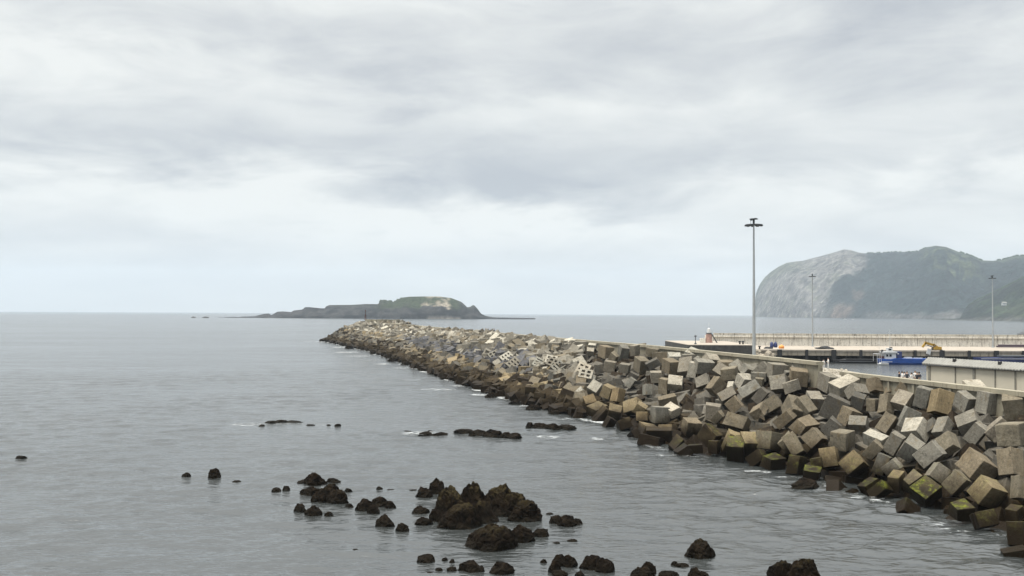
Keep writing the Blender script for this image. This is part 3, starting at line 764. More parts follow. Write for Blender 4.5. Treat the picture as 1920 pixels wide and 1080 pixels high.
def head_pt(t, r):
    u = (HR0 - r) / (HR0 - HR1); return Vector((HEAD[0] + r * math.cos(t), HEAD[1] + r * math.sin(t), .4 + 9.6 * min(1, (u / .92)) ** .62 if u > 0 else .2))
def pick_tone(px, u, r):
    if u < .13: return 'w'
    if u < .34: return r.choice('yyybbwwd') if px > 930 else r.choice('wwbbdyd' if px > 760 else 'wwbdd')
    if 760 < px < 1000 and u < .60: return r.choice('sssgd')
    if u < .55: return r.choice('bggggydbp')
    return r.choice('ggpbbgpdg' if px < 1000 else 'ggggpbpgdg')
rr = random.Random(5)
class Grid:
    def __init__(s): s.d = {}
    def ok(s, p, m):
        c = tuple(int(v // 3) for v in p)
        for i in (-1, 0, 1):
            for j in (-1, 0, 1):
                for k in (-1, 0, 1):
                    for q in s.d.get((c[0] + i, c[1] + j, c[2] + k), ()):
                        if (q - p).length < m: return False
        s.d.setdefault(c, []).append(p.copy()); return True
gr = Grid()
for b in blocks: gr.ok(b[0], 0)
rq = random.Random(21)
for k in range(13):          # the top row, heaped against the parapet
    Y = 115 + k * 4.1 + rq.uniform(-.6, .6); s_ = rq.uniform(1.7, 2.3)
    add_block((xw(Y) - 1.7 + rq.uniform(-.4, .3), Y, 8.15 + rq.uniform(-.45, .45)), rquat(rq), [s_ * rq.uniform(.9, 1.1) for _ in range(3)], rq.choice('gggbpbdg'))
surface = []
tries = 0
while tries < 26000:
    tries += 1
    if tries % 5 == 0:
        t = rr.uniform(-math.pi * 1.08, .15); r_ = math.sqrt(rr.uniform(HR1 ** 2, HR0 ** 2)); p = head_pt(t, r_); u = (HR0 - r_) / (HR0 - HR1)
    else:
        Y = 128 + (500 - 128) * rr.random() ** 1.0; u = rr.uniform(-.02, .94); p = surf_pt(Y, u)
    px, py = proj(p)
    if px > 1092 and p.y < 200: continue
    if px > 1110: continue
    size = float(np.interp(p.y, [130, 190, 300], [1.9, 2.2, 2.4])) * rr.choice((.62, .8, .95, 1, 1.12))
    p = p + Vector((rr.gauss(0, .15), rr.gauss(0, .15), rr.gauss(0, .24)))
    if not gr.ok(p, size * .80): continue
    tone = pick_tone(px, u, rr); worn = (u < .12 and rr.random() < .6) or tone == 's' and rr.random() < .7
    dims = [size * rr.uniform(.9, 1.1) for _ in range(3)]
    if rr.random() < .14: dims[2] *= .5
    if rr.random() < .08: dims[1] *= 1.5
    surface.append((p, rquat(rr), dims, tone, worn, u))
# pierced slabs thrown among the cubes
for (px, py, k) in ((957, 678, 0), (968, 692, 0), (1038, 680, 1), (1041, 689, 1), (1053, 695, 2), (928, 673, 1), (1012, 690, 2), (1098, 702, 0), (1104, 713, 1)):
    best = None
    for Y in np.arange(120, 330, 2.0):
        for u in np.arange(.1, .9, .04):
            q = surf_pt(Y, u); a = proj(q); d = (a[0] - px) ** 2 + (a[1] - py) ** 2
            if best is None or d < best[0]: best = (d, q)
    q = best[1] + Vector((-.5, -.5, .9)); toc = (CAM - q).normalized()
    tilt = Vector((toc.x + rr.uniform(-.25, .25), toc.y, .75 + rr.uniform(-.1, .2))).normalized()
    rot = tilt.to_track_quat('Z', 'Y') @ Quaternion((0, 0, 1), rr.uniform(0, 3))
    s_ = 2.9 if k == 0 else 2.4
    add_block(q, rot, (s_, s_ * .8, s_ * .8), 'p' if rr.random() < .6 else 'g', mesh=HOLLOW[k])
surface.sort(key=lambda e: (e[0] - CAM).length)
left = 300 - len(blocks)
for e in surface[:left]: add_block(e[0], e[1], e[2], e[3], e[4])
mass = [(e[0], e[1], e[2], e[3], rnd.choice(WORN if e[4] else SHAPES[:6])) for e in surface[left:]]
# the layers beneath, seen only through the gaps; dark damp tones paint in gap shade
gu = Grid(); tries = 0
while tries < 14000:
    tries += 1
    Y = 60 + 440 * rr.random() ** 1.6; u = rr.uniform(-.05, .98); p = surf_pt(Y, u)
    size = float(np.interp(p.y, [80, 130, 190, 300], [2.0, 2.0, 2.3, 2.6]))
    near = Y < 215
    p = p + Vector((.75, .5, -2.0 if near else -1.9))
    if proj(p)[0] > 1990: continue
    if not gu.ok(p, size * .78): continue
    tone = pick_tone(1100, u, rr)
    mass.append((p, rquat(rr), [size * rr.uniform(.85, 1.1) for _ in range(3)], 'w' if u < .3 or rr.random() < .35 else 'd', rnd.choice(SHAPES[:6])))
# one mesh for the far and hidden blocks
V = []; FA = []; TC = []; base_ = 0
geo_cache = {}
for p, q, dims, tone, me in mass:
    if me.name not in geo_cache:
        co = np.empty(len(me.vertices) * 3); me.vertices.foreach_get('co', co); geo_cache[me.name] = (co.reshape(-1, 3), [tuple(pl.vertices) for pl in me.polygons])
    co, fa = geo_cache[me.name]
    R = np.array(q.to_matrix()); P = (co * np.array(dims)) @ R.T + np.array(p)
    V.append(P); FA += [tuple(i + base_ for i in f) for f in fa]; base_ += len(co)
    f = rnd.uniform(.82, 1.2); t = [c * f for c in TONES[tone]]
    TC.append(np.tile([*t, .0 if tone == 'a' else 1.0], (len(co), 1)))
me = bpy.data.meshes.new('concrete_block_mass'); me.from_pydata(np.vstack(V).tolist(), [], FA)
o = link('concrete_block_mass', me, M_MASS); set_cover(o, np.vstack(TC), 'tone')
tag(o, 'heaped concrete blocks of the far breakwater and of the layers under the facing blocks', 'concrete blocks', kind='stuff')

# individual blocks and their labels
def lean(q):
    z = max(abs((q @ Vector(a)).z) for a in ((1, 0, 0), (0, 1, 0), (0, 0, 1)))
    return 'lying flat' if z > .965 else ('tilted' if z > .80 else 'standing on edge')
def where(px):
    for lim, w in ((1770, 'below the beige shed'), (1660, 'below the blue boat'), (1560, 'below the wall gap'), (1450, 'below the parapet wall'),
                   (1370, 'below the tall mast'), (1280, 'below the pier-end beacon'), (1190, 'just left of the pier'), (1100, 'midway along breakwater'), (1000, 'right of pierced slabs'), (0, 'beyond pierced slabs')):
        if px > lim: return w
def height(p):
    a, b = xl(p.y), xw(p.y); u = (p.x - a) / (b - a)
    return 'at waterline' if p.z < 1.5 and u < .25 else ('low on slope' if u < .36 else ('mid-slope' if u < .66 else ('high on slope' if u < .85 else 'on crest')))
recs = {}
for i, b in enumerate(blocks):
    px, py = proj(b[0])
    key = (TW[b[3]], b[5], lean(b[1]), height(b[0]), where(px)); recs.setdefault(key, []).append((px, py, i))
ORD = ['first', 'second', 'third', 'fourth', 'fifth', 'sixth', 'seventh', 'eighth', 'ninth', 'tenth', 'eleventh', 'twelfth', 'thirteenth', 'fourteenth']
lab = {}
for key, l in recs.items():
    l.sort(reverse=True)
    for k, (px, py, i) in enumerate(l):
        s_ = '%s %s %s, %s, %s' % key
        if len(l) > 1: s_ += (', ' + ('rightmost' if k == 0 else ('leftmost' if k == len(l) - 1 else ORD[k] + ' from right')))
        lab[i] = s_[0].upper() + s_[1:]
for i, (p, q, dims, tone, me, kw) in enumerate(blocks):
    o = bpy.data.objects.new('concrete_block' if kw != 'hollow slab' else 'pierced_slab', me); COL.objects.link(o)
    o.location = p; o.rotation_mode = 'QUATERNION'; o.rotation_quaternion = q; o.scale = dims
    f = rnd.uniform(.86, 1.16); c = TONES[tone]; h_ = rnd.uniform(-.04, .04)
    if tone == 'p': f = rnd.uniform(.82, 1.05)
    colour(o, (c[0] * f * (1 + h_), c[1] * f, c[2] * f * (1 - h_)), .05 if tone == 'a' else (.75 if p.z < 2.6 and p.y < 110 else 1.0))
    tag(o, lab[i], 'concrete block', 'concrete blocks armouring the breakwater')

# ------------------------------------------------------------------ rocks in the water
def rock_mat():
    m, gg, b = newmat('shore_rock')
    geo = gg.n.new('ShaderNodeNewGeometry'); pos = geo.outputs['Position']; pz = gg.sep(pos)[2]; nz = gg.sep(geo.outputs['Normal'])[2]
    n = gg.noise(pos, 1.6, 8, .7); v = gg.voro(gg.vm('ADD', pos, gg.noise(pos, 2.0, 3, .6, 0, True)), 2.6)
    col = gg.mix(gg.ss(n, .35, .68), (.0030, .0022, .0015, 1), (.0165, .0115, .0070, 1))
    lich = gg.m('MULTIPLY', gg.ss(gg.noise(pos, 2.4, 6, .7), .40, .56), gg.m('MULTIPLY', gg.ss(nz, .0, .7), gg.ss(pz, .7, 2.2)))
    col = gg.mix(gg.m('MULTIPLY', lich, .85), col, (.045, .036, .015, 1))
    wet = gg.m('SUBTRACT', 1.0, gg.ss(pz, .1, .7))
    col = gg.mix(gg.m('MULTIPLY', wet, .8), col, (.010, .008, .005, 1))
    gg.l.new(col, b.inputs['Base Color']); gg.l.new(gg.map(wet, 0, 1, .85, .5), b.inputs['Roughness'])
    b.inputs['Specular IOR Level'].default_value = .05
    gg.l.new(gg.bump(gg.m('ADD', n, gg.m('MULTIPLY', v, .5)), 1.0, .22), b.inputs['Normal'])
    return m
M_ROCK = rock_mat()
def crag(V, Fc, c, size, seed, sub, peak=1.0, power=1.0):
    """an angular rock: hull of scattered points, subdivided and roughened"""
    r = random.Random(seed * 7 + 1); bm = bmesh.new(); k = len(V); off = Vector((seed * 5.31 % 97, seed * 1.73 % 53, 0))
    for i in range(12 if sub < 3 else 19):
        z = r.uniform(-.35, 1); t = r.uniform(0, 6.283)
        rad = (1 - max(0, z) ** 2.6 * (.42 if peak > .9 else .34)) * r.uniform(.78, 1.0)
        bm.verts.new((rad * math.cos(t), rad * math.sin(t), z * r.uniform(.8, 1)))
    bm.verts.new((r.uniform(-.4, .4), r.uniform(-.2, .2), 1.0)); bm.verts.new((r.uniform(-.5, .5), r.uniform(-.3, .3), .9))
    for t in (0, 1.57, 3.14, 4.71): bm.verts.new((math.cos(t), math.sin(t), -.3))
    h = bmesh.ops.convex_hull(bm, input=list(bm.verts)); bmesh.ops.delete(bm, geom=list(set(h['geom_interior'] + h['geom_unused'])), context='VERTS')
    n_ = {1: 0, 2: 1, 3: 2, 4: 3, 5: 4}[sub]
    for i in range(n_): bmesh.ops.subdivide_edges(bm, edges=list(bm.edges), cuts=1, use_grid_fill=True)
    bmesh.ops.triangulate(bm, faces=list(bm.faces))
    for q in bm.verts:
        p = q.co.copy(); d = p.normalized()
        if n_ > 0:
            f1 = mnoise.fractal(p * 2.2 + off, .9, 2.1, 4); c1 = mnoise.voronoi(p * 3.2 + off)[0]; e = min(.35, c1[1] - c1[0])
            p += d * (.10 * f1 + .22 * (e - .18)) + Vector((0, 0, .05 * mnoise.noise(p * 6 + off)))
        V.append((c[0] + p.x * size[0], c[1] + p.y * size[1], c[2] + max(-.6, p.z * size[2])))
    bm.verts.index_update()
    Fc += [tuple(q.index + k for q in f.verts) for f in bm.faces]; bm.free()
seed = [3]
def rock(label, lumps, name='rock', cat='rock'):
    """lumps: (px left, px right, y top, y bottom) as seen; placed on the water at their own distance"""
    V = []; Fc = []; first = None
    for (x0, x1, y0, y1) in lumps:
        seed[0] += 1
        foot = at_z((x0 + x1) / 2, y1, 0); sc_ = foot.y / F
        w = (x1 - x0) * sc_ / 2; dp = w * .75
        c = Vector((foot.x, foot.y + dp * .85, 0)); c.x *= c.y / foot.y
        top = at_y((x0 + x1) / 2, y0, c.y).z; h = max(.12, top)
        if first is None: first = c
        pxw = x1 - x0; sub = 5 if pxw > 60 else (4 if pxw > 22 else 3)
        crag(V, Fc, (c.x - first.x, c.y - first.y, 0), (w * 1.12, dp * 1.15, h * .88), seed[0], sub, 1.0 if h > w * .5 else .4)
    o = meshobj(name, V, Fc, M_ROCK, None, first)
    return tag(o, label, cat, 'dark rocks breaking the water')
R_ = [
 ('Large craggy brown rock outcrop, the biggest of all rocks in the water', [(812, 880, 905, 975), (862, 912, 893, 960), (905, 966, 902, 962), (948, 1016, 934, 979), (822, 905, 938, 993), (880, 940, 930, 982), (806, 850, 930, 978), (930, 990, 915, 970)]),
 ('Dark broad rock just in front of the large outcrop', [(875, 970, 980, 1033), (900, 945, 978, 1020)]),
 ('Dark squarish rock right of the broad rock, touching it', [(957, 1003, 979, 1017)]),
 ('Low flat-topped rock at the right end below the large outcrop', [(998, 1029, 988, 1007)]),
 ('Pointed dark rock peak just left of the large outcrop', [(802, 834, 892, 927)]),
 ('Low rock skirt around the foot of the pointed peak', [(778, 812, 911, 933), (822, 841, 914, 930), (765, 782, 917, 921)]),
 ('Rounded dark rock touching the left foot of the large outcrop', [(773, 806, 946, 965)]),
 ('Low dark boulder below the rounded one, left of the large outcrop', [(778, 810, 967, 984)]),
 ('Tall dark rock with two lumps at the back of the left cluster', [(572, 614, 883, 910), (578, 603, 888, 913), (557, 580, 898, 906), (612, 638, 894, 906)]),
 ('Large brown rock mass in the middle of the left cluster', [(560, 600, 910, 929), (603, 640, 902, 935), (585, 625, 912, 943), (612, 653, 915, 946)]),
 ('Small dark stone off the right tip of the left cluster', [(646, 660, 914, 921)]),
 ('Squarish black rock at the lower left of the left cluster', [(549, 575, 942, 960)]),
 ('Pointed dark rock between the squarish one and a small stone', [(573, 604, 946, 968)]),
 ('Small dark stone right of the pointed rock', [(607, 626, 958, 968)]),
 ('Small dark stone below the left rock mass on its right', [(647, 663, 943, 952)]),
 ('Low stone at the far left of the left cluster, flatter of a pair', [(509, 527, 912, 922)]),
 ('Low peaked stone right beside the flatter far-left stone of the left cluster', [(529, 544, 909, 921)]),
 ('Wide dark rock with three humps between the two clusters', [(666, 700, 932, 958), (695, 728, 929, 950), (722, 743, 937, 953), (688, 713, 944, 964)]),
 ('Cube-like black rock below the wide three-humped one', [(705, 740, 963, 988)]),
 ('Small yellowish rock right of the cube-like black one', [(743, 767, 979, 996)]),
 ('Small dark stone above the wide three-humped rock', [(705, 718, 911, 919)]),
 ('Sliver of rock just showing beside the small dark stone', [(724, 741, 917, 920)]),
 ('Tiny dark stone alone in open water at lower left, larger of two', [(660, 672, 1028, 1034)]),
 ('Tiniest dark speck of stone in open water at lower left, smaller of two', [(678, 686, 1031, 1035)]),
 ('Low dark rock alone right of the large outcrop', [(1030, 1060, 964, 982), (1045, 1080, 963, 987), (1070, 1092, 970, 984)]),
 ('Sliver of rock just above the lone low dark rock', [(1023, 1038, 961, 965)]),
 ('Tiny flat stone below the lone low rock', [(1063, 1082, 1010, 1016)]),
 ('Thin stone left of the tiny flat one', [(1035, 1051, 1016, 1020)]),
 ('Dark angular rock at the lower left of the bottom row', [(782, 815, 1036, 1055)]),
 ('Small low stone just right of the angular rock in the bottom row', [(828, 840, 1044, 1052)]),
 ('Second small low stone right of the angular rock in the bottom row', [(842, 853, 1047, 1056)]),
 ('Small stone near the bottom edge below the low pair', [(838, 857, 1061, 1072)]),
 ('Small crumb of rock left of the stone near the bottom edge', [(816, 830, 1063, 1071)]),
 ('Smallest crumb of rock at the bottom edge, leftmost of the row', [(800, 812, 1072, 1076)]),
 ('Rounded black rock with a small shoulder in the bottom row', [(860, 902, 1047, 1073), (890, 909, 1058, 1072)]),
 ('Brown rounded rock right of the black one in the bottom row', [(916, 963, 1049, 1077)]),
 ('Small dark stone between two bottom-row rocks', [(1013, 1026, 1047, 1056)]),
 ('Brown two-humped rock in the bottom row, left one of the pair', [(1035, 1062, 1036, 1062), (1050, 1083, 1037, 1063), (1028, 1052, 1048, 1074)]),
 ('Brown jagged rock in the bottom row, right one of the pair', [(1087, 1135, 1036, 1068), (1115, 1153, 1042, 1074)]),
 ('Small dark stone at the bottom edge under the brown pair', [(1078, 1096, 1069, 1081)]),
 ('Low brown crumbs at the bottom edge below the two-humped rock', [(1035, 1065, 1068, 1080)]),
 ('Jagged dark rock with upright spikes at the bottom edge', [(1183, 1230, 1058, 1086), (1200, 1231, 1050, 1078)]),
 ('Low broad dark rock right of the spiky one at the bottom edge', [(1234, 1275, 1067, 1086)]),
 ('Low oblong yellowish rock under the lone round one', [(1258, 1272, 1051, 1061), (1264, 1292, 1054, 1064)]),
 ('Brown pointed pair of rocks at the bottom edge', [(1289, 1316, 1062, 1086), (1303, 1330, 1069, 1086)]),
 ('Rounded mossy boulder standing alone in open water', [(1284, 1342, 1006, 1048)]),
 ('Big lichen-covered boulder at the bottom edge, rightmost of the rocks', [(1436, 1490, 1044, 1096), (1465, 1538, 1038, 1100)]),
 ('Tiny dark rock alone far out at the left edge', [(29, 51, 853, 861)]),
 ('Small dark rock left of the small pointed one in open water', [(341, 358, 884, 895)]),
 ('Small pointed rock alone in open water on the left', [(389, 414, 875, 896)]),
 ('Sliver of rock right of the small pointed rock', [(436, 452, 900, 904)]),
 ('Low reef with white foam in open water, left reef', [(496, 520, 788, 794), (515, 540, 786, 793), (536, 566, 788, 793)]),
 ('Tiny stone in the foam just left below the left reef', [(484, 496, 795, 799)]),
 ('Low flat stone, nearest right of the left reef', [(574, 590, 795, 798)]),
 ('Tiny stone in the middle of three right of the left reef', [(612, 620, 795, 798)]),
 ('Farthest right of three low stones right of the left reef', [(627, 640, 794, 800)]),
 ('Low reef with foam left of the brown reef', [(786, 810, 808, 816), (800, 812, 806, 810), (806, 838, 809, 817)]),
 ('Flat sliver of rock in foam at the left of the foamy reef', [(750, 772, 807, 811)]),
 ('Long low brown reef in the middle, before the breakwater', [(852, 890, 803, 813), (880, 915, 804, 817), (905, 945, 803, 820), (935, 960, 808, 821), (950, 980, 810, 822)]),
 ('Low brown reef nearest the breakwater blocks', [(986, 1000, 790, 802), (996, 1035, 791, 803), (1020, 1055, 792, 805), (1045, 1080, 795, 804)]),
 ('Small dark rock off the far tip of the breakwater', [(598, 610, 634, 640)]),
]
for l_, lm in R_: rock(l_, lm)
rk = random.Random(9)
TOE = [(703, 663, 9), (738, 677, 12), (760, 684, 9), (835, 711, 9), (868, 719, 10), (920, 745, 13), (965, 757, 12), (1040, 777, 12), (655, 653, 8), (1510, 915, 26), (1000, 768, 14)]
for k, (x, y, w) in enumerate(TOE):
    rock('Black wet stone at the foot of the breakwater, %s from the tip' % ORD[sorted(t[0] for t in TOE).index(x)], [(x - w, x + w, y - w * .8, y + 1)], 'toe_stone', 'rock')

# ------------------------------------------------------------------ harbour behind the breakwater
def xy(px, Y): return at_y(px, 600, Y).x
M_QFACE = simple('quay_face_dark', (.045, .042, .038), .9, var=.6, scale=.8, bump=.2)
M_WWALL = stained('whitewashed_wall', (.66, .63, .56), (.09, .07, .055), .85)
M_CAP = stained('wall_cap_concrete', (.42, .39, .33), (.05, .042, .035), .95)
M_PDECK = stained('pier_deck', (.33, .29, .24), (.13, .11, .09), .4)
M_BEAM = stained('pier_beam', (.30, .265, .21), (.07, .055, .04), .7)
M_BLACK = simple('black_rubber', (.012, .012, .013), .7, var=.3)
M_WHITE = simple('white_paint', (.46, .47, .47), .5, var=.10, scale=1.5)
M_BLUE = simple('blue_hull_paint', (.015, .07, .30), .45, var=.2, scale=1.0)
M_NAVY = simple('navy_paint', (.015, .025, .10), .5, var=.3)
M_YEL = simple('yellow_paint', (.30, .18, .015), .5, var=.25, scale=2)
M_ORANGE = simple('orange_float', (.65, .25, .05), .6, var=.15)
M_RED = simple('faded_red_paint', (.26, .16, .13), .7, var=.35, scale=1.2)
M_GLASS = simple('dark_glass', (.012, .015, .02), .12, var=.1)
M_BEIGE = simple('beige_render', (.50, .46, .37), .85, var=.05, scale=.6)
M_ROOF = stained('fibre_cement_roof', (.21, .208, .19), (.13, .125, .11), .4)
M_POST = simple('grey_post', (.20, .19, .16), .8, var=.25)

X0, XL, XR = xy(1291, 300), xy(1412, 303), 230.0
pier = empty('harbour_pier', (X0, 300, 0)); tag(pier, 'long concrete pier across the harbour with a stained white wall along its back', 'pier')
MB().box(((X0 + XL) / 2, 323, 2.35), (XL - X0, 46, 6.7)).obj('solid_pierhead', M_QFACE, pier)
MB().box(((X0 + XL) / 2, 323.2, 5.80), (XL - X0 + .1, 46, .2)).obj('deck_slab', M_PDECK, pier)
MB().box(((XL + XR) / 2, 327, 4.0), (XR - XL - .1, 44, .5)).obj('deck_slab', M_PDECK, pier)
MB().box(((XL + XR) / 2, 330, .5), (XR - XL - .2, 40, 6.4)).obj('inner_quay_wall', M_QFACE, pier)
k = 0; x = XL + .3
while x < XR:
    L = 9.1
    p = MB().box((x + L / 2, 305.6, 3.25), (L - .25, .8, 1.9)).obj('edge_beam', M_BEAM, pier)
    if k % 2 == 0:
        MB().tube((x, 306.2, -2), (x, 306.2, 3.6), .55, n=10).obj('pile', M_QFACE, pier)
    if k % 1 == 0 and k > 0:
        MB().box((x, 304.95, 2.6), (1.5 if k % 2 else .9, .5, 3.4)).obj('fender', M_BLACK, pier)
    MB().tube((x + 4.4, 306.2, -2), (x + 4.4, 306.2, 3.6), .45, n=8).obj('pile', M_QFACE, pier)
    x += L; k += 1
x = xy(1338, 345); k = 0
while x < XR:
    L = 12.0; p = MB().box((x + L / 2, 345.5, 6.0), (L - .08, 1.2, 4.0 + rnd.uniform(-.05, .05))).obj('back_wall_panel', M_WWALL, pier)
    p = MB().box((x + L / 2, 345.3, 7.32), (L - .12, 1.9, .16)).obj('wall_ledge', M_BEAM, pier)
    p = MB().box((x + L / 2, 345.6, 8.42 + rnd.uniform(-.05, .05)), (L - .2, .8, .78)).obj('wall_cap', M_CAP, pier)
    x += L; k += 1
MB().box((xy(1338, 345) - 1.6, 345.5, 6.6), (3.0, 1.4, 3.0)).obj('wall_end_block', M_WWALL, pier)
rel(pier)

# small harbour light tower at the pier's end
bx, by = xy(1329, 322), 322
hb = empty('harbour_beacon', (bx, by, 5.9)); tag(hb, 'small red and white light tower on the end of the harbour pier', 'light tower')
MB().tube((0, 0, 0), (0, 0, 3.2), 1.35, .95, 8).obj('base', M_RED, hb)
MB().tube((0, 0, 3.2), (0, 0, 3.5), 1.05, 1.05, 10).obj('gallery', M_DSTEEL, hb)
MB().tube((0, 0, 3.5), (0, 0, 4.9), .70, .52, 8).obj('lantern_house', M_WHITE, hb)
MB().tube((0, 0, 4.9), (0, 0, 5.3), .5, .08, 8).obj('cap', M_WHITE, hb)
MB().tube((0, 0, 5.7), (0, 0, 7.2), .05, .04, 6).obj('rod', M_WHITE, hb)
m_ = MB(); m_.tube((2.9, -.5, 0), (1.0, -.5, 3.1), .12); m_.tube((2.9, .5, 0), (1.0, .5, 3.1), .12)
for k in range(7): m_.box((2.9 - 1.9 * k / 7, 0, .2 + k * .42), (.3, 1.0, .06))
m_.obj('stairs', M_DSTEEL, hb)
MB().box((-2.2, 0, .8), (1.8, 1.4, 1.6)).obj('plinth', M_WWALL, hb)
mp = empty('marker_post', (xy(1304, 305), 305, 5.9)); tag(mp, 'dark marker lamp post at the outer left corner of the pier', 'lamp')
MB().tube((0, 0, 0), (0, 0, 2.5), .14, .11, 8).obj('post', M_DSTEEL, mp); MB().tube((0, 0, 2.5), (0, 0, 3.0), .42, .34, 10).obj('lamp_head', M_DSTEEL, mp)
MB().tube((0, 0, 0), (0, 0, .5), .45, .3, 8).obj('foot', M_DSTEEL, mp)
for px, w, lb in ((1387, 4, 'left one of three dark bollards on the pierhead'), (1393, 3, 'middle one of three dark bollards on the pierhead'), (1424, 4, 'dark bollard right of the tall mast on the pier')):
    q = empty('mooring_bollard', (xy(px, 307), 307, 5.9 if px < 1412 else 4.25)); tag(q, lb, 'bollard', 'bollards on the pier edge')
    MB().tube((0, 0, 0), (0, 0, .8), .28, .24, 10).obj('stem', M_BLACK, q); MB().tube((0, 0, .8), (0, 0, 1.15), .5, .42, 10).obj('head', M_BLACK, q)

# masts
def mast(loc, H, rb, rtp, hr, label, nl=10, top=True, off=.35):
    t = empty('lamp_mast', loc); tag(t, label, 'lamp mast', 'tall floodlight masts of the harbour')
    m1 = MB(); 
    for k in range(4):
        a = k / 4; b = (k + 1) / 4; m1.tube((0, 0, H * a), (0, 0, H * b), rb + (rtp - rb) * a, rb + (rtp - rb) * b, 14)
    m1.obj('pole', M_GALV, t, smooth=False)
    MB().tube((0, 0, 0), (0, 0, .35), rb * 1.9, rb * 1.7, 14).obj('base_flange', M_GALV, t)
    R = hr; n = 24; m2 = MB(); zr = H - off * 2.9
    for rr_ in (.60, .95):
        for k in range(n):
            a = 2 * math.pi * k / n; b = 2 * math.pi * (k + 1) / n
            m2.tube((R * rr_ * math.cos(a), R * rr_ * math.sin(a), zr), (R * rr_ * math.cos(b), R * rr_ * math.sin(b), zr), .05, n=5)
    for k in range(6):
        a = math.pi * k / 3 + .4; m2.tube((0, 0, zr), (R * .95 * math.cos(a), R * .95 * math.sin(a), zr), .05, n=5)
    m2.obj('lamp_ring', M_DSTEEL, t)
    for k in range(nl):
        a = 2 * math.pi * k / nl + .2
        M = Matrix.Rotation(a, 3, 'Z') @ Matrix.Rotation(.12, 3, 'Y')
        MB().box((R * .80 * math.cos(a), R * .80 * math.sin(a), zr - .10), (R * .42, .42, .20), M=M).obj('floodlight', M_DSTEEL, t)
    MB().tube((0, 0, H - off * 3.2), (0, 0, H - off * .2), rtp * 1.5, rtp * 1.5, 10).obj('mast_head', M_DSTEEL, t)
    if top:
        m3 = MB().tube((0, 0, H - .12), (0, 0, H), R * .48, R * .48, 12)
        m3.tube((-R * .34, 0, H - off * 2.8), (-R * .34, 0, H), .03, n=5); m3.obj('maintenance_platform', M_DSTEEL, t)
        m4 = MB().box((-R * .28, 0, H - .22), (.3, .3, .2)).box((R * .2, 0, H + .05), (.3, .3, .12)); m4.obj('camera_box', M_DSTEEL, t)
    return t
top = at_y(1413, 410, 150); mast((top.x + .02, 150, DECKZ), top.z - DECKZ, .30, .115, 1.46, 'tallest nearest lamp mast, standing behind the long parapet wall')
top = at_y(1523, 513, 336); mast((top.x, 336, 4.25), top.z - 4.25, .30, .15, 1.25, 'distant lamp mast on the pier in front of the grey cliff', 8, False)
top = at_y(1860.5, 517, 336); mast((top.x, 336, 4.25), top.z - 4.25, .30, .15, 1.25, 'distant lamp mast at the right above the dark beam', 8, True, .3)

# boat
bt = empty('work_boat', (xy(1643, 296), 296, 0)); tag(bt, 'blue work boat with a white wheelhouse moored at the pier', 'boat')
Lb = xy(1742, 296) - xy(1643, 296)
def hull(L, B, D, sheer, mat, name, par, z0=-.5):
    m = MB(); ns = 14
    for i in range(ns):
        t = i / (ns - 1); x = L * t
        w = B / 2 * min(1, (t / .22) ** .6 if t < .22 else 1) * (1 - .12 * max(0, t - .85) / .15)
        zt = D + sheer * (1 - t) ** 2.2 * .8 + (.35 if t > .30 else 0)
        for (yy, zz) in ((-w, zt), (-w * .92, D * .4), (-w * .6, z0), (w * .6, z0), (w * .92, D * .4), (w, zt)): m.v.append((x + (.9 * (1 - (zz - z0) / (zt - z0)) if t < .05 else 0), yy, zz))
    for i in range(ns - 1):
        for j in range(5): a = i * 6 + j; m.f.append((a, a + 6, a + 7, a + 1))
        m.f.append((i * 6, i * 6 + 5, i * 6 + 11, i * 6 + 6))
    m.f.append(tuple(range(6))); m.f.append(tuple(range((ns - 1) * 6 + 5, (ns - 1) * 6 - 1, -1)))
    return fixnormals(m.obj(name, mat, par))
hull(Lb, 4.6, 1.55, .5, M_BLUE, 'hull', bt)
MB().box((2.4, -2.32, .95), (3.6, .08, .16)).obj('rubbing_strake', M_WHITE, bt)
cb = MB().box((4.0, 0, 2.7), (3.4, 3.2, 1.9)).obj('wheelhouse', M_WHITE, bt)
for q in (2.85, 3.9): MB().box((q, -1.62, 2.95), (.72, .06, .75)).obj('window', M_GLASS, cb)
w_ = MB(); w_.add([(5.7, -1.6, 1.75), (6.3, -1.6, 1.75), (5.7, -1.6, 3.65), (5.7, 1.6, 1.75), (6.3, 1.6, 1.75), (5.7, 1.6, 3.65)], [(0, 1, 2), (5, 4, 3), (1, 4, 5, 2), (0, 3, 4, 1)]); w_.obj('windscreen', M_GLASS, bt)
MB().box((3.9, 0, 3.95), (4.3, 3.6, .5)).obj('wheelhouse_roof', M_WHITE, bt)
m_ = MB(); m_.box((4.2, 0, 4.75), (1.6, 1.5, 1.1)); ub = m_.obj('upper_cabin', M_WHITE, bt); MB().box((4.1, -.77, 4.85), (.9, .05, .5)).obj('window', M_GLASS, ub)
MB().tube((4.4, 0, 5.2), (4.4, 0, 11.4), .09, .05, 6).box((4.4, 0, 10.3), (1.0, .08, .08)).box((4.4, 0, 8.4), (.7, .08, .08)).obj('mast', M_WHITE, bt)
MB().box((4.7, 0, 5.5), (.9, .25, .25)).box((1.9, 0, 4.3), (.5, .5, .9)).obj('radar', M_BLACK, bt)
MB().box((6.9, 0, 3.0), (1.9, 2.2, 2.4)).obj('deck_tank', M_NAVY, bt)
MB().box((6.6, -1.13, 3.5), (.5, .05, .4)).obj('tank_sign', M_WHITE, bt)
m_ = MB()
for q in (-.4, .9): m_.tube((q, -1.6, .1), (q, -1.6, 3.4), .07, n=6); m_.tube((q, 1.6, .9), (q, 1.6, 3.4), .07, n=6)
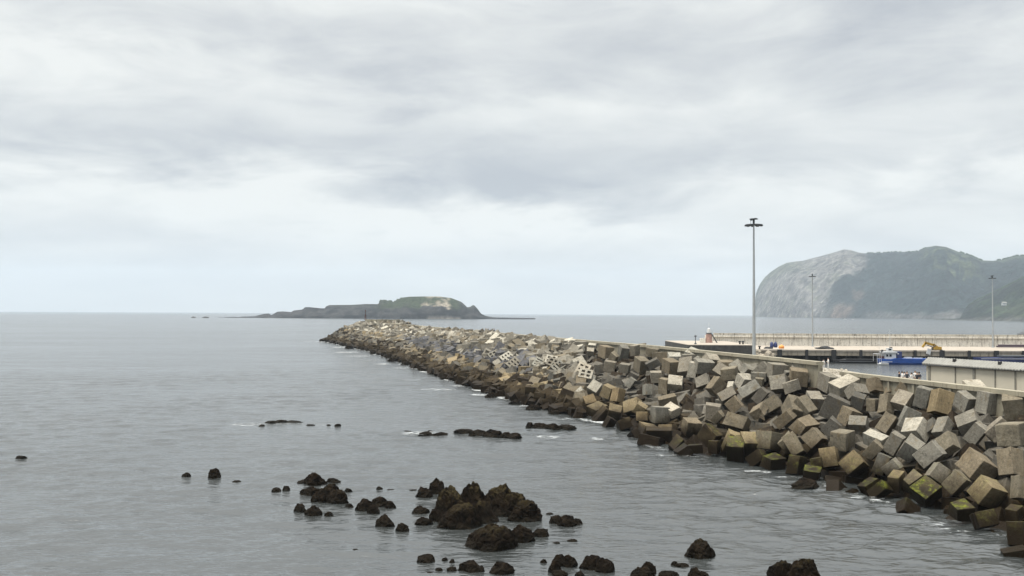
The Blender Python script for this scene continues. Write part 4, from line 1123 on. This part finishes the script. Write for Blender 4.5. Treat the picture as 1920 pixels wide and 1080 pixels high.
m_.tube((-.4, -1.6, 3.4), (2.4, -1.6, 3.4), .06, n=6); m_.tube((-.4, 1.6, 3.4), (2.4, 1.6, 3.4), .06, n=6); m_.tube((-.4, -1.6, 3.4), (-.4, 1.6, 3.4), .06, n=6); m_.tube((.9, -1.6, 2.0), (-.4, -1.6, 2.0), .05, n=6)
m_.obj('stern_frame', M_WHITE, bt)
MB().tube((.1, -1.9, .2), (.1, -1.9, 9.6), .06, .04, 6).obj('whip_pole', M_WHITE, bt)
MB().box((10.2, -.3, 2.2), (2.2, 1.2, .5)).box((13.5, 0, 2.1), (3.0, .2, .3)).obj('deck_gear', M_WHITE, bt)
MB().box((2.1, .2, 2.2), (1.4, 1.6, .9)).obj('winch', M_RUST, bt)
m_ = MB()
for q in np.arange(7.9, Lb, 1.4): m_.tube((q, -2.2, 1.9), (q, -2.2, 2.45), .04, n=5)
m_.obj('guard_rail', M_WHITE, bt)
dg = empty('dinghy', (xy(1645, 292), 292.5, 0)); tag(dg, 'small pale dinghy floating alongside the blue work boat', 'boat')
hull(3.6, 1.5, .32, .15, M_WHITE, 'hull', dg, -.15); MB().box((1.9, 0, .5), (.25, 1.2, .06)).obj('thwart', M_DSTEEL, dg)
bg_ = empty('moored_barge', (xy(1826, 298), 299, 0)); tag(bg_, 'long navy barge moored at the right behind the shed roof', 'boat')
hull(60, 7, 2.1, .3, M_NAVY, 'hull', bg_); MB().box((30, -3.55, 2.0), (58, .1, .14)).obj('rail_strake', M_WHITE, bg_)
MB().box((24, 0, 2.75), (30, 4, .5)).obj('hatch_cover', M_DSTEEL, bg_)
b2 = empty('moored_barge', (xy(1560, 302), 302.4, 0)); tag(b2, 'black low pontoon moored left of the blue boat', 'boat')
hull(xy(1642, 302) - xy(1560, 302), 3.2, 1.0, .1, M_BLACK, 'hull', b2); MB().tube((2, -1.65, .6), (13, -1.65, .6), .12, n=6).obj('rub_rail', M_DSTEEL, b2)

# yellow folded crane and the clutter on the pier
cr = empty('yellow_crane', (xy(1748, 308), 308, 4.25)); tag(cr, 'folded yellow crane with a bent boom standing on the pier behind the boat', 'crane')
def seg(a, b, w, name, mat, par, y=0.0, th=.7):
    a = Vector((a[0], y, a[1])); b = Vector((b[0], y, b[1])); d = (b - a); L = d.length; ang = math.atan2(d.z, d.x)
    return MB().box((a + b) / 2, (L, th, w), M=Matrix.Rotation(-ang, 3, 'Y')).obj(name, mat, par)
seg((-3.4, 1.0), (-2.3, 2.5), .55, 'bucket_arm', M_YEL, cr); seg((-2.6, 2.5), (.4, 1.7), .75, 'boom', M_YEL, cr); seg((.2, 1.9), (2.4, .3), .8, 'boom', M_YEL, cr)
seg((-2.0, 1.7), (.2, .9), .25, 'hydraulic_ram', M_DSTEEL, cr, -.4, .25); seg((-.6, .3), (.9, 1.6), .3, 'hydraulic_ram', M_DSTEEL, cr, -.4, .25)
MB().box((1.4, 0, .6), (2.6, 2.0, 1.1)).obj('engine_body', M_YEL, cr); MB().box((1.4, 0, -.0), (3.0, 2.4, .4)).obj('track', M_BLACK, cr)
fb = empty('leaning_board', (xy(1740, 305), 304.6, 4.3)); tag(fb, 'small white leaning panel at the pier edge beneath the yellow crane', 'panel')
MB().box((0, 0, -.4), (1.3, .3, 1.9), M=Matrix.Rotation(.25, 3, 'Y')).obj('board', M_WHITE, fb)
ns = empty('net_bags', (xy(1450, 309), 309, 4.25)); tag(ns, 'two upright dark blue net bags side by side on the pier', 'bags')
lump('bag', (-.55, 0, 1.15), (.62, .6, 1.35), M_NAVY, 4, 3, .18, parent=ns); lump('bag', (.75, .1, 1.2), (.6, .6, 1.3), M_NAVY, 7, 3, .18, parent=ns)
ob = lump('orange_buoy', (xy(1465, 307), 307, 4.95), (.95, .8, .85), M_ORANGE, 5, 3, .06); tag(ob, 'orange round buoy beside the blue net bags on the pier', 'buoy')
np_ = lump('net_pile', (xy(1546, 312), 312, 4.4), (3.0, 1.2, .75), M_BLACK, 15, 3, .5); tag(np_, 'low black heap of nets on the pier right of the second mast', 'nets')
np_ = lump('net_pile', (xy(1441, 312), 312, 4.4), (1.4, .9, .5), M_BLACK, 18, 3, .5); tag(np_, 'small dark heap left of the blue net bags', 'nets')
V = []; Fc = []
for k in range(46):
    px = rk.uniform(1415, 1452); crag(V, Fc, (xy(px, 303.2), 303.2 + rk.uniform(-.8, .8), rk.uniform(-.2, 3.6)), (rk.uniform(.6, 1.2),) * 3, 300 + k, 2)
tag(meshobj('rubble_mound', V, Fc, M_BEAM), 'grey rubble heaped against the pier behind the tall mast', 'rubble', kind='stuff')
db = empty('pipe_stack', (xy(1868, 330), 330, 4.3)); tag(db, 'long dark purple-brown pipe stack on the pier at the right edge', 'pipes')
M_PURP = simple('dark_purple_steel', (.05, .035, .045), .7, var=.2)
for k, (z_, y_) in enumerate(((.3, 0), (.3, .6), (.8, .3))): MB().tube((0 + k * .4, y_, z_ + .2), (26, y_, z_ + .2), .28, n=8).obj('pipe', M_PURP, db)
kk = empty('pier_hut', (xy(1926, 352), 352, 4.25)); tag(kk, 'dark pitched roof of a hut rising above the pier wall at the right edge', 'hut')
MB().box((0, 0, 2.4), (5, 4, 4.8)).obj('hut_wall', M_BEIGE, kk)
mm = MB(); mm.add([(-3.2, -2.5, 4.6), (3.2, -2.5, 4.6), (3.2, 2.5, 4.6), (-3.2, 2.5, 4.6), (-.2, 0, 6.2), (.6, 0, 6.2)], [(0, 1, 5, 4), (2, 3, 4, 5), (1, 2, 5), (3, 0, 4), (3, 2, 1, 0)]); mm.obj('roof', M_DSTEEL, kk)

# quay and long shed at the right
A = at_z(1740.5, 680, 9.5); B = at_z(1920, 691.5, 9.5); dv = Vector((B.x - A.x, B.y - A.y)).normalized(); nv = Vector((-dv.y, dv.x)); nv = nv if nv.x > 0 else -nv
ang = math.atan2(dv.y, dv.x)
def sp(t, o_=0.0): return Vector((A.x + dv.x * t + nv.x * o_, A.y + dv.y * t + nv.y * o_))
q0, q1, q2, q3 = sp(-.3, -.8), sp(60, -.8), sp(60, 40), sp(-.3, 9)
tag(fixnormals(MB().prism([q0, q1, q2, q3], -3, 3.0).obj('inner_quay', M_DECK)), kind='structure')
sh = empty('storage_shed', (A.x, A.y, 3.0)); tag(sh, 'long low beige shed with grey posts and a grey sheet roof at the right', 'building')
def t_of(px):
    best = 0
    for t in np.arange(-1, 60, .02):
        p = sp(t); x_, y_ = proj((p.x, p.y, 8.5))
        if x_ <= px: best = t
    return best
posts = [(1744.5, .34, M_POST), (1793.5, .12, M_POST), (1828.5, .34, M_POST), (1868, .14, M_POST), (1906, .18, M_POST)]
ts = [t_of(p[0]) for p in posts]; ts += [ts[-1] + 2.9 * k for k in range(1, 14)]
prev = -.2
for i, t in enumerate(ts):
    w = posts[i][1] if i < len(posts) else .2
    c = sp((prev + t) / 2); L = t - prev
    if L > .3: MB().box((c.x, c.y, 6.2), (L - .03, .3, 6.4), ang).obj('facade_panel', M_BEIGE, sh)
    c = sp(t, -.18); MB().box((c.x, c.y, 6.2), (w, .2, 6.3), ang).obj('post', M_POST, sh)
    prev = t
c = sp(15, 4.3); MB().box((c.x, c.y, 5.9), (30, 8.0, 5.8), ang).obj('inner_wall', M_BEIGE, sh)
for k in range(12):
    m = MB(); e = [sp(-.6 + k * 3.0, .7), sp(2.38 + k * 3.0, .7), sp(2.38 + k * 3.0, 8.5), sp(-.6 + k * 3.0, 8.5)]
    m.add([(e[0].x, e[0].y, 10.2), (e[1].x, e[1].y, 10.2), (e[2].x, e[2].y, 8.9), (e[3].x, e[3].y, 8.9), (e[0].x, e[0].y, 10.1), (e[1].x, e[1].y, 10.1), (e[2].x, e[2].y, 8.8), (e[3].x, e[3].y, 8.8)], [(0, 1, 2, 3), (7, 6, 5, 4), (0, 4, 5, 1), (1, 5, 6, 2), (2, 6, 7, 3), (3, 7, 4, 0)])
    fixnormals(m.obj('back_roof_sheet', M_ROOF, sh))
# corrugated roof sheets sloping up away from the breakwater
for k in range(12):
    m = MB(); t0, t1 = -.6 + k * 3.0, -.6 + (k + 1) * 3.0 - .02; n_ = 14; jj = rnd.uniform(-.06, .04)
    for i in range(n_ + 1):
        t = t0 + (t1 - t0) * i / n_; w = .035 * math.cos(i * math.pi)
        for (o_, z_) in ((-.55 + jj, 9.42 + w), (.7, 10.22 + w), (.7, 10.10 + w), (-.55 + jj, 9.28 + w)):
            p = sp(t, o_); m.v.append((p.x, p.y, z_ + jj * .5))
    for i in range(n_):
        for j in range(4): a = i * 4 + j; b = i * 4 + (j + 1) % 4; m.f.append((a, b, b + 4, a + 4))
    m.f += [(0, 3, 2, 1), (n_ * 4, n_ * 4 + 1, n_ * 4 + 2, n_ * 4 + 3)]
    fixnormals(m.obj('roof_sheet', M_ROOF, sh))
for k in range(12):  # dark strips added in place of the shadow line under the roof edge
    c = sp(.9 + k * 3.0, -.45); MB().box((c.x, c.y, 9.22 + rnd.uniform(-.05, .03)), (2.95, .14, .12), ang + rnd.uniform(-.01, .01)).obj('eave_shadow_strip', M_DSTEEL, sh)
for px in (1788, 1873):
    t = t_of(px); c = sp(t, .2); MB().box((c.x, c.y, 9.95), (.34, .34, .5), ang).obj('roof_vent', M_BLACK, sh)
rel(sh)
# a pile of debris on the deck between the walls
V = []; Fc = []
for k in range(60):
    px = rk.uniform(1545, 1588); p = at_z(px, rk.uniform(693, 701), DECKZ + .1)
    crag(V, Fc, (p.x, p.y, DECKZ), (rk.uniform(.12, .5), rk.uniform(.12, .5), rk.uniform(.1, .3)), 500 + k, 1)
tag(meshobj('deck_rubble', V, Fc, M_DECK), 'pale rubble scattered on the deck in the gap between the walls', 'rubble', kind='stuff')

# ------------------------------------------------------------------ people
M_SKIN = simple('skin', (.42, .26, .18), .6, var=.05); M_HAIR = simple('dark_hair', (.02, .016, .012), .8, var=.2)
M_WSH = simple('white_cotton', (.55, .55, .54), .9, var=.06); M_DCL = simple('dark_cloth', (.02, .022, .03), .9, var=.2); M_JEAN = simple('denim', (.05, .07, .12), .9, var=.2)
def person(loc, rz, H, top_m, leg_m, label, pose=0, hair=True):
    s = H / 1.75; r = random.Random(label)
    J = {'pel': (0, 0, .95, .15), 'ch': (0, -.02, 1.28, .16), 'sh': (0, 0, 1.42, .12), 'nk': (0, -.01, 1.52, .055), 'hd': (0, -.03, 1.64, .105), 'ht': (0, -.02, 1.72, .085)}
    br = [('pel', 'ch'), ('ch', 'sh'), ('sh', 'nk'), ('nk', 'hd'), ('hd', 'ht')]
    for sd, t in ((-1, 'l'), (1, 'r')):
        sw = r.uniform(-.12, .18) if pose == 0 else .05
        J['s' + t] = (sd * .19, 0, 1.40, .068); J['e' + t] = (sd * .25, -sw * .6, 1.12, .047)
        J['w' + t] = (sd * (.16 if pose else .24), -.22 if pose else -.08 - sw, .98 if not pose else 1.15, .036); J['h' + t] = (J['w' + t][0], J['w' + t][1] - .06, J['w' + t][2] - .07, .042)
        J['p' + t] = (sd * .10, 0, .86, .10); J['k' + t] = (sd * .11, -.03 * (1 + sd * .8), .48, .066); J['a' + t] = (sd * .12, .05 * sd, .09, .045); J['f' + t] = (sd * .13, .05 * sd - .16, .04, .042)
        br += [('sh', 's' + t), ('s' + t, 'e' + t), ('e' + t, 'w' + t), ('w' + t, 'h' + t), ('pel', 'p' + t), ('p' + t, 'k' + t), ('k' + t, 'a' + t), ('a' + t, 'f' + t)]
    ks = list(J); me = bpy.data.meshes.new('body')
    me.from_pydata([(J[k][0] * s, J[k][1] * s, J[k][2] * s) for k in ks], [(ks.index(a), ks.index(b)) for a, b in br], [])
    o = bpy.data.objects.new('person_body', me); COL.objects.link(o)
    o.modifiers.new('skin', 'SKIN'); o.modifiers.new('sub', 'SUBSURF').levels = 1
    for i, k in enumerate(ks): me.skin_vertices[0].data[i].radius = (J[k][3] * s,) * 2
    me.skin_vertices[0].data[0].use_root = True
    dg_ = bpy.context.evaluated_depsgraph_get(); ev = bpy.data.meshes.new_from_object(o.evaluated_get(dg_))
    bpy.data.objects.remove(o)
    root = empty('person', loc, rz); tag(root, label, 'person', 'people on the breakwater')
    b = link('body', ev, [M_SKIN, top_m, leg_m, M_BLACK], root, smooth=True)
    for p in ev.polygons:
        c = p.center / s
        p.material_index = 3 if c.z < .10 else (2 if c.z < .93 else (1 if c.z < 1.47 and not (abs(c.x) > .15 and c.z < 1.08 or (pose and c.y < -.2)) else 0))
    if hair:
        hm = bmesh.new(); bmesh.ops.create_icosphere(hm, subdivisions=2, radius=.118 * s)
        for v in hm.verts: v.co = Vector((v.co.x, v.co.y * 1.05 + .015 * s, v.co.z * .98 + 1.685 * s))
        bmesh.ops.delete(hm, geom=[v for v in hm.verts if v.co.z < 1.66 * s and v.co.y < -.01 * s], context='VERTS')
        m2 = bpy.data.meshes.new('hair'); hm.to_mesh(m2); hm.free(); link('hair', m2, M_HAIR, root, smooth=True)
    return root
bpy.context.view_layer.update()
def stand(px, heady, H, z, *a, **k):
    p = at_z(px, heady, z + H); return person((p.x, p.y, z), *a, **k)
P_ = [(1544, 673.5, 1.65, M_WSH, M_WSH, 'person in white behind the end of the long parapet, left of two', 0),
      (1553, 671, 1.75, M_WSH, M_WSH, 'person in white clothes standing clear of the wall end, right of two', 1),
      (1686, 696.8, 1.62, M_DCL, M_DCL, 'dark-clothed person leftmost in the group behind the lower wall', 1),
      (1691.5, 696.5, 1.66, M_WSH, M_JEAN, 'person in white top next to the leftmost dark one', 0),
      (1696, 697.4, 1.60, M_WSH, M_DCL, 'shorter person in white top just left of the dark pair', 0),
      (1700.5, 696.8, 1.70, M_DCL, M_DCL, 'dark-clothed person in the middle of the group', 0),
      (1709, 698.8, 1.62, M_WSH, M_JEAN, 'person in white standing apart in the middle of the group', 1),
      (1716, 695.5, 1.72, M_WSH, M_DCL, 'taller person in white top at the right of the group', 0),
      (1719.5, 698.0, 1.66, M_DCL, M_DCL, 'dark-clothed person second from the right in the group', 0),
      (1723.5, 697.6, 1.66, M_DCL, M_JEAN, 'dark-clothed person at the right end of the group', 1)]
for px, hy, H, tm, lm, lb, ps in P_:
    stand(px, hy, H, DECKZ, rk.uniform(-2.5, 2.5), H, tm, lm, lb, ps)
def crest(px): 
    for Y in np.arange(150, 517, .5):
        x_, y_ = proj((xw(Y), Y, 10.2))
        if x_ <= px: return Y
for px, lb in ((905.5, 'dark figure on the breakwater crest, leftmost of four far walkers'), (909.5, 'dark figure on the breakwater crest, second from left of four far walkers'), (918, 'dark figure on the breakwater crest, third from left of four far walkers'), (921.5, 'dark figure on the breakwater crest, rightmost of four far walkers'), (735.5, 'lone dark figure on the crest near the far tip platform')):
    Y = crest(px); person((xw(Y) + 1.0, Y, 9.5), rk.uniform(0, 6), 1.75, M_DCL, M_DCL, lb, 0)

# small house on the near hill and specks of boats off the headland
hs = at_y(1882.5, 571, 2790)
bpy.context.view_layer.update()
hh = empty('white_house', (hs.x, hs.y, hs.z - 2)); tag(hh, 'small white house on the dark hillside at the right', 'house')
MB().box((0, 0, 3.5), (12, 9, 8)).obj('house_wall', M_WHITE, hh)
mm = MB().add([(-7, -5.5, 7.4), (7, -5.5, 7.4), (7, 5.5, 7.4), (-7, 5.5, 7.4), (-7, 0, 10.4), (7, 0, 10.4)], [(0, 1, 5, 4), (2, 3, 4, 5), (1, 2, 5), (3, 0, 4), (3, 2, 1, 0)]); mm.obj('roof', M_ROOF, hh)
for x_ in (-3.5, 0, 3.5): MB().box((x_, -4.53, 4), (1.4, .08, 1.8)).obj('window', M_GLASS, hh)
for px, w, lb in ((1580, 7, 'larger distant boat on the bay before the headland'), (1597, 4, 'smaller distant boat right of the larger one on the bay')):
    p = at_z(px, 599.3, 0); b_ = empty('distant_boat', (p.x, p.y, 0)); tag(b_, lb, 'boat', 'boats far out on the bay')
    L = w * p.y / F; hull(L, L * .28, L * .09, .3, M_WHITE, 'hull', b_, -.3); MB().box((L * .55, 0, L * .16), (L * .3, L * .18, L * .13)).obj('cabin', M_WHITE, b_)

# ------------------------------------------------------------------ foam on the water
def foam_mat():
    m, gg, b = newmat('foam'); pos = gg.n.new('ShaderNodeNewGeometry').outputs['Position']
    at = gg.n.new('ShaderNodeAttribute'); at.attribute_name = 'cover'; e = gg.sep(at.outputs['Vector'])[0]
    n = gg.noise(gg.vm('MULTIPLY', pos, (.5, 1.3, 1)), 1.5, 8, .75)
    a = gg.ss(gg.m('ADD', gg.m('MULTIPLY', n, 1.1), gg.m('MULTIPLY', e, .5)), .70, .90)
    tr = gg.n.new('ShaderNodeBsdfTransparent'); mx_ = gg.n.new('ShaderNodeMixShader'); out = [x for x in gg.n if x.type == 'OUTPUT_MATERIAL'][0]
    b.inputs['Base Color'].default_value = (.62, .65, .66, 1); b.inputs['Roughness'].default_value = .8
    gg.l.new(gg.m('MULTIPLY', a, .8), mx_.inputs[0]); gg.l.new(tr.outputs[0], mx_.inputs[1]); gg.l.new(b.outputs[0], mx_.inputs[2]); gg.l.new(mx_.outputs[0], out.inputs[0])
    return m
M_FOAM = foam_mat()
FOAM = [(468, 797, 90, 8, .42), (530, 795, 90, 5, .35), (610, 797, 90, 5, .3), (785, 813, 90, 8, .5), (820, 731, 100, 4, .45), (1028, 820, 60, 7, .5), (672, 668, 70, 5, .4), (650, 661, 60, 4, .5), (640, 651, 40, 4, .5), (700, 676, 60, 4, .35), (760, 690, 60, 5, .45), (770, 713, 60, 3, .35), (720, 683, 40, 4, .5),
        (1115, 824, 50, 5, .5), (1420, 886, 70, 6, .55), (1480, 897, 60, 5, .45), (1610, 936, 50, 5, .4), (1655, 942, 40, 4, .35), (1870, 1003, 60, 7, .5), (1840, 1010, 60, 5, .25), (605, 641, 30, 3, .5), (990, 762, 50, 4, .5), (1055, 786, 50, 4, .45), (370, 890, 130, 5, .12), (980, 1040, 60, 5, .15), (580, 640, 60, 2.5, .35), (900, 741, 50, 4, .55), (860, 724, 40, 3, .55), (1250, 855, 60, 4, .4)]
V = []; Fc = []; CC = []
def foam_patch(c, rx, ry, amt, rz=0.0):
    k = len(V); n_ = 20; V.append((c.x, c.y, .09)); CC.append((amt * .8, 0, 0, 1))
    for ring, f_ in ((.5, .9), (1.0, -.55)):
        for i in range(n_):
            t = 2 * math.pi * i / n_; d = Vector((rx * ring * math.cos(t), ry * ring * math.sin(t))); d.rotate(Matrix.Rotation(rz, 2)) 
            V.append((c.x + d.x, c.y + d.y, .09)); CC.append((amt * f_ * .8, 0, 0, 1))
    for i in range(n_):
        j = (i + 1) % n_; Fc.append((k, k + 1 + i, k + 1 + j)); Fc.append((k + 1 + i, k + 1 + n_ + i, k + 1 + n_ + j, k + 1 + j))
for px, py, w, h, a in FOAM:
    c = at_z(px, py, 0); foam_patch(c, w * c.y / F / 2 * 1.3, h * c.y / F / 2 * c.y / 16 * 1.5, a)
for k in range(90):          # swash along the foot of the blocks
    Y = 66 + 430 * rk.random() ** .8; x_ = xl(Y); dY = 6
    foam_patch(Vector((x_ - rk.uniform(.2, 1.6), Y, 0)), rk.uniform(.8, 2.2) * (1 if Y < 150 else 1.6), rk.uniform(2, 5) * (1 if Y < 150 else 1.7), rk.uniform(.2, .62) * (.9 if Y < 120 else 1.4), .3)
fo = meshobj('foam', V, Fc, M_FOAM); set_cover(fo, CC); tag(fo, 'white foam around reefs and along the foot of the breakwater', 'foam', kind='stuff')

# woods on the far ridge: single tree crowns joined, too small to pick apart
V = []; Fc = []
for k in range(260):
    px = rk.choice((rk.uniform(1622, 1740), rk.uniform(1800, 1842), rk.uniform(1870, 1930)))
    yr = interp(px, RX, RYs); Y = interp(px, [1414, 1500, 1750, 1950, 2160], [6100, 5200, 3900, 3500, 3300]) + 1085
    p = at_y(px, yr, Y); s_ = rk.uniform(3.5, 8.0)
    crag(V, Fc, (p.x, p.y, p.z - s_ * .1), (s_ * .8, s_ * .8, s_ * 1.1), 900 + k, 1)
for k in range(420):
    px = rk.uniform(1812, 1930); yr = interp(px, nhx, nhy); Y = interp(px, [1746, 1800, 1930, 2160], [3300, 3000, 2650, 2300]) + 515
    p = at_y(px, yr, Y); s_ = rk.uniform(2.0, 5.0)
    crag(V, Fc, (p.x, p.y, p.z), (s_ * .9, s_ * .9, s_), 1300 + k, 1)
M_WOOD = simple('far_foliage', (.03, .048, .022), .95, var=.4, scale=.05)
tag(meshobj('far_woods', V, Fc, M_WOOD), 'tree crowns along the far ridges', 'woods', kind='stuff')
V = []; Fc = []
for k in range(46):
    px = rk.choice((rk.uniform(712, 735), rk.uniform(712, 735), rk.uniform(738, 760))); yr = interp(px, IX, IY); Y = 2330 + 180
    p = at_y(px, yr + 1, Y); s_ = rk.uniform(1.5, 3.4); crag(V, Fc, (p.x, p.y, p.z), (s_, s_, s_), 1700 + k, 1)
tag(meshobj('island_shrubs', V, Fc, M_WOOD), 'dark shrubs on the shoulder of the island', 'shrubs', kind='stuff')

# ------------------------------------------------------------------ haze
hz = bpy.data.materials.new('haze_air'); hz.use_nodes = True; hn = hz.node_tree.nodes; hn.clear()
pv = hn.new('ShaderNodeVolumePrincipled'); pv.inputs['Color'].default_value = (.67, .79, .92, 1); pv.inputs['Density'].default_value = HAZE; pv.inputs['Anisotropy'].default_value = 0.0
ho = hn.new('ShaderNodeOutputMaterial'); hz.node_tree.links.new(pv.outputs[0], ho.inputs['Volume'])
m_ = MB().box((0, 0, 330), (2 * RS + 400, 2 * RS + 400, 668)); o = m_.obj('haze', hz); tag(o, 'pale sea haze', 'haze', kind='stuff')
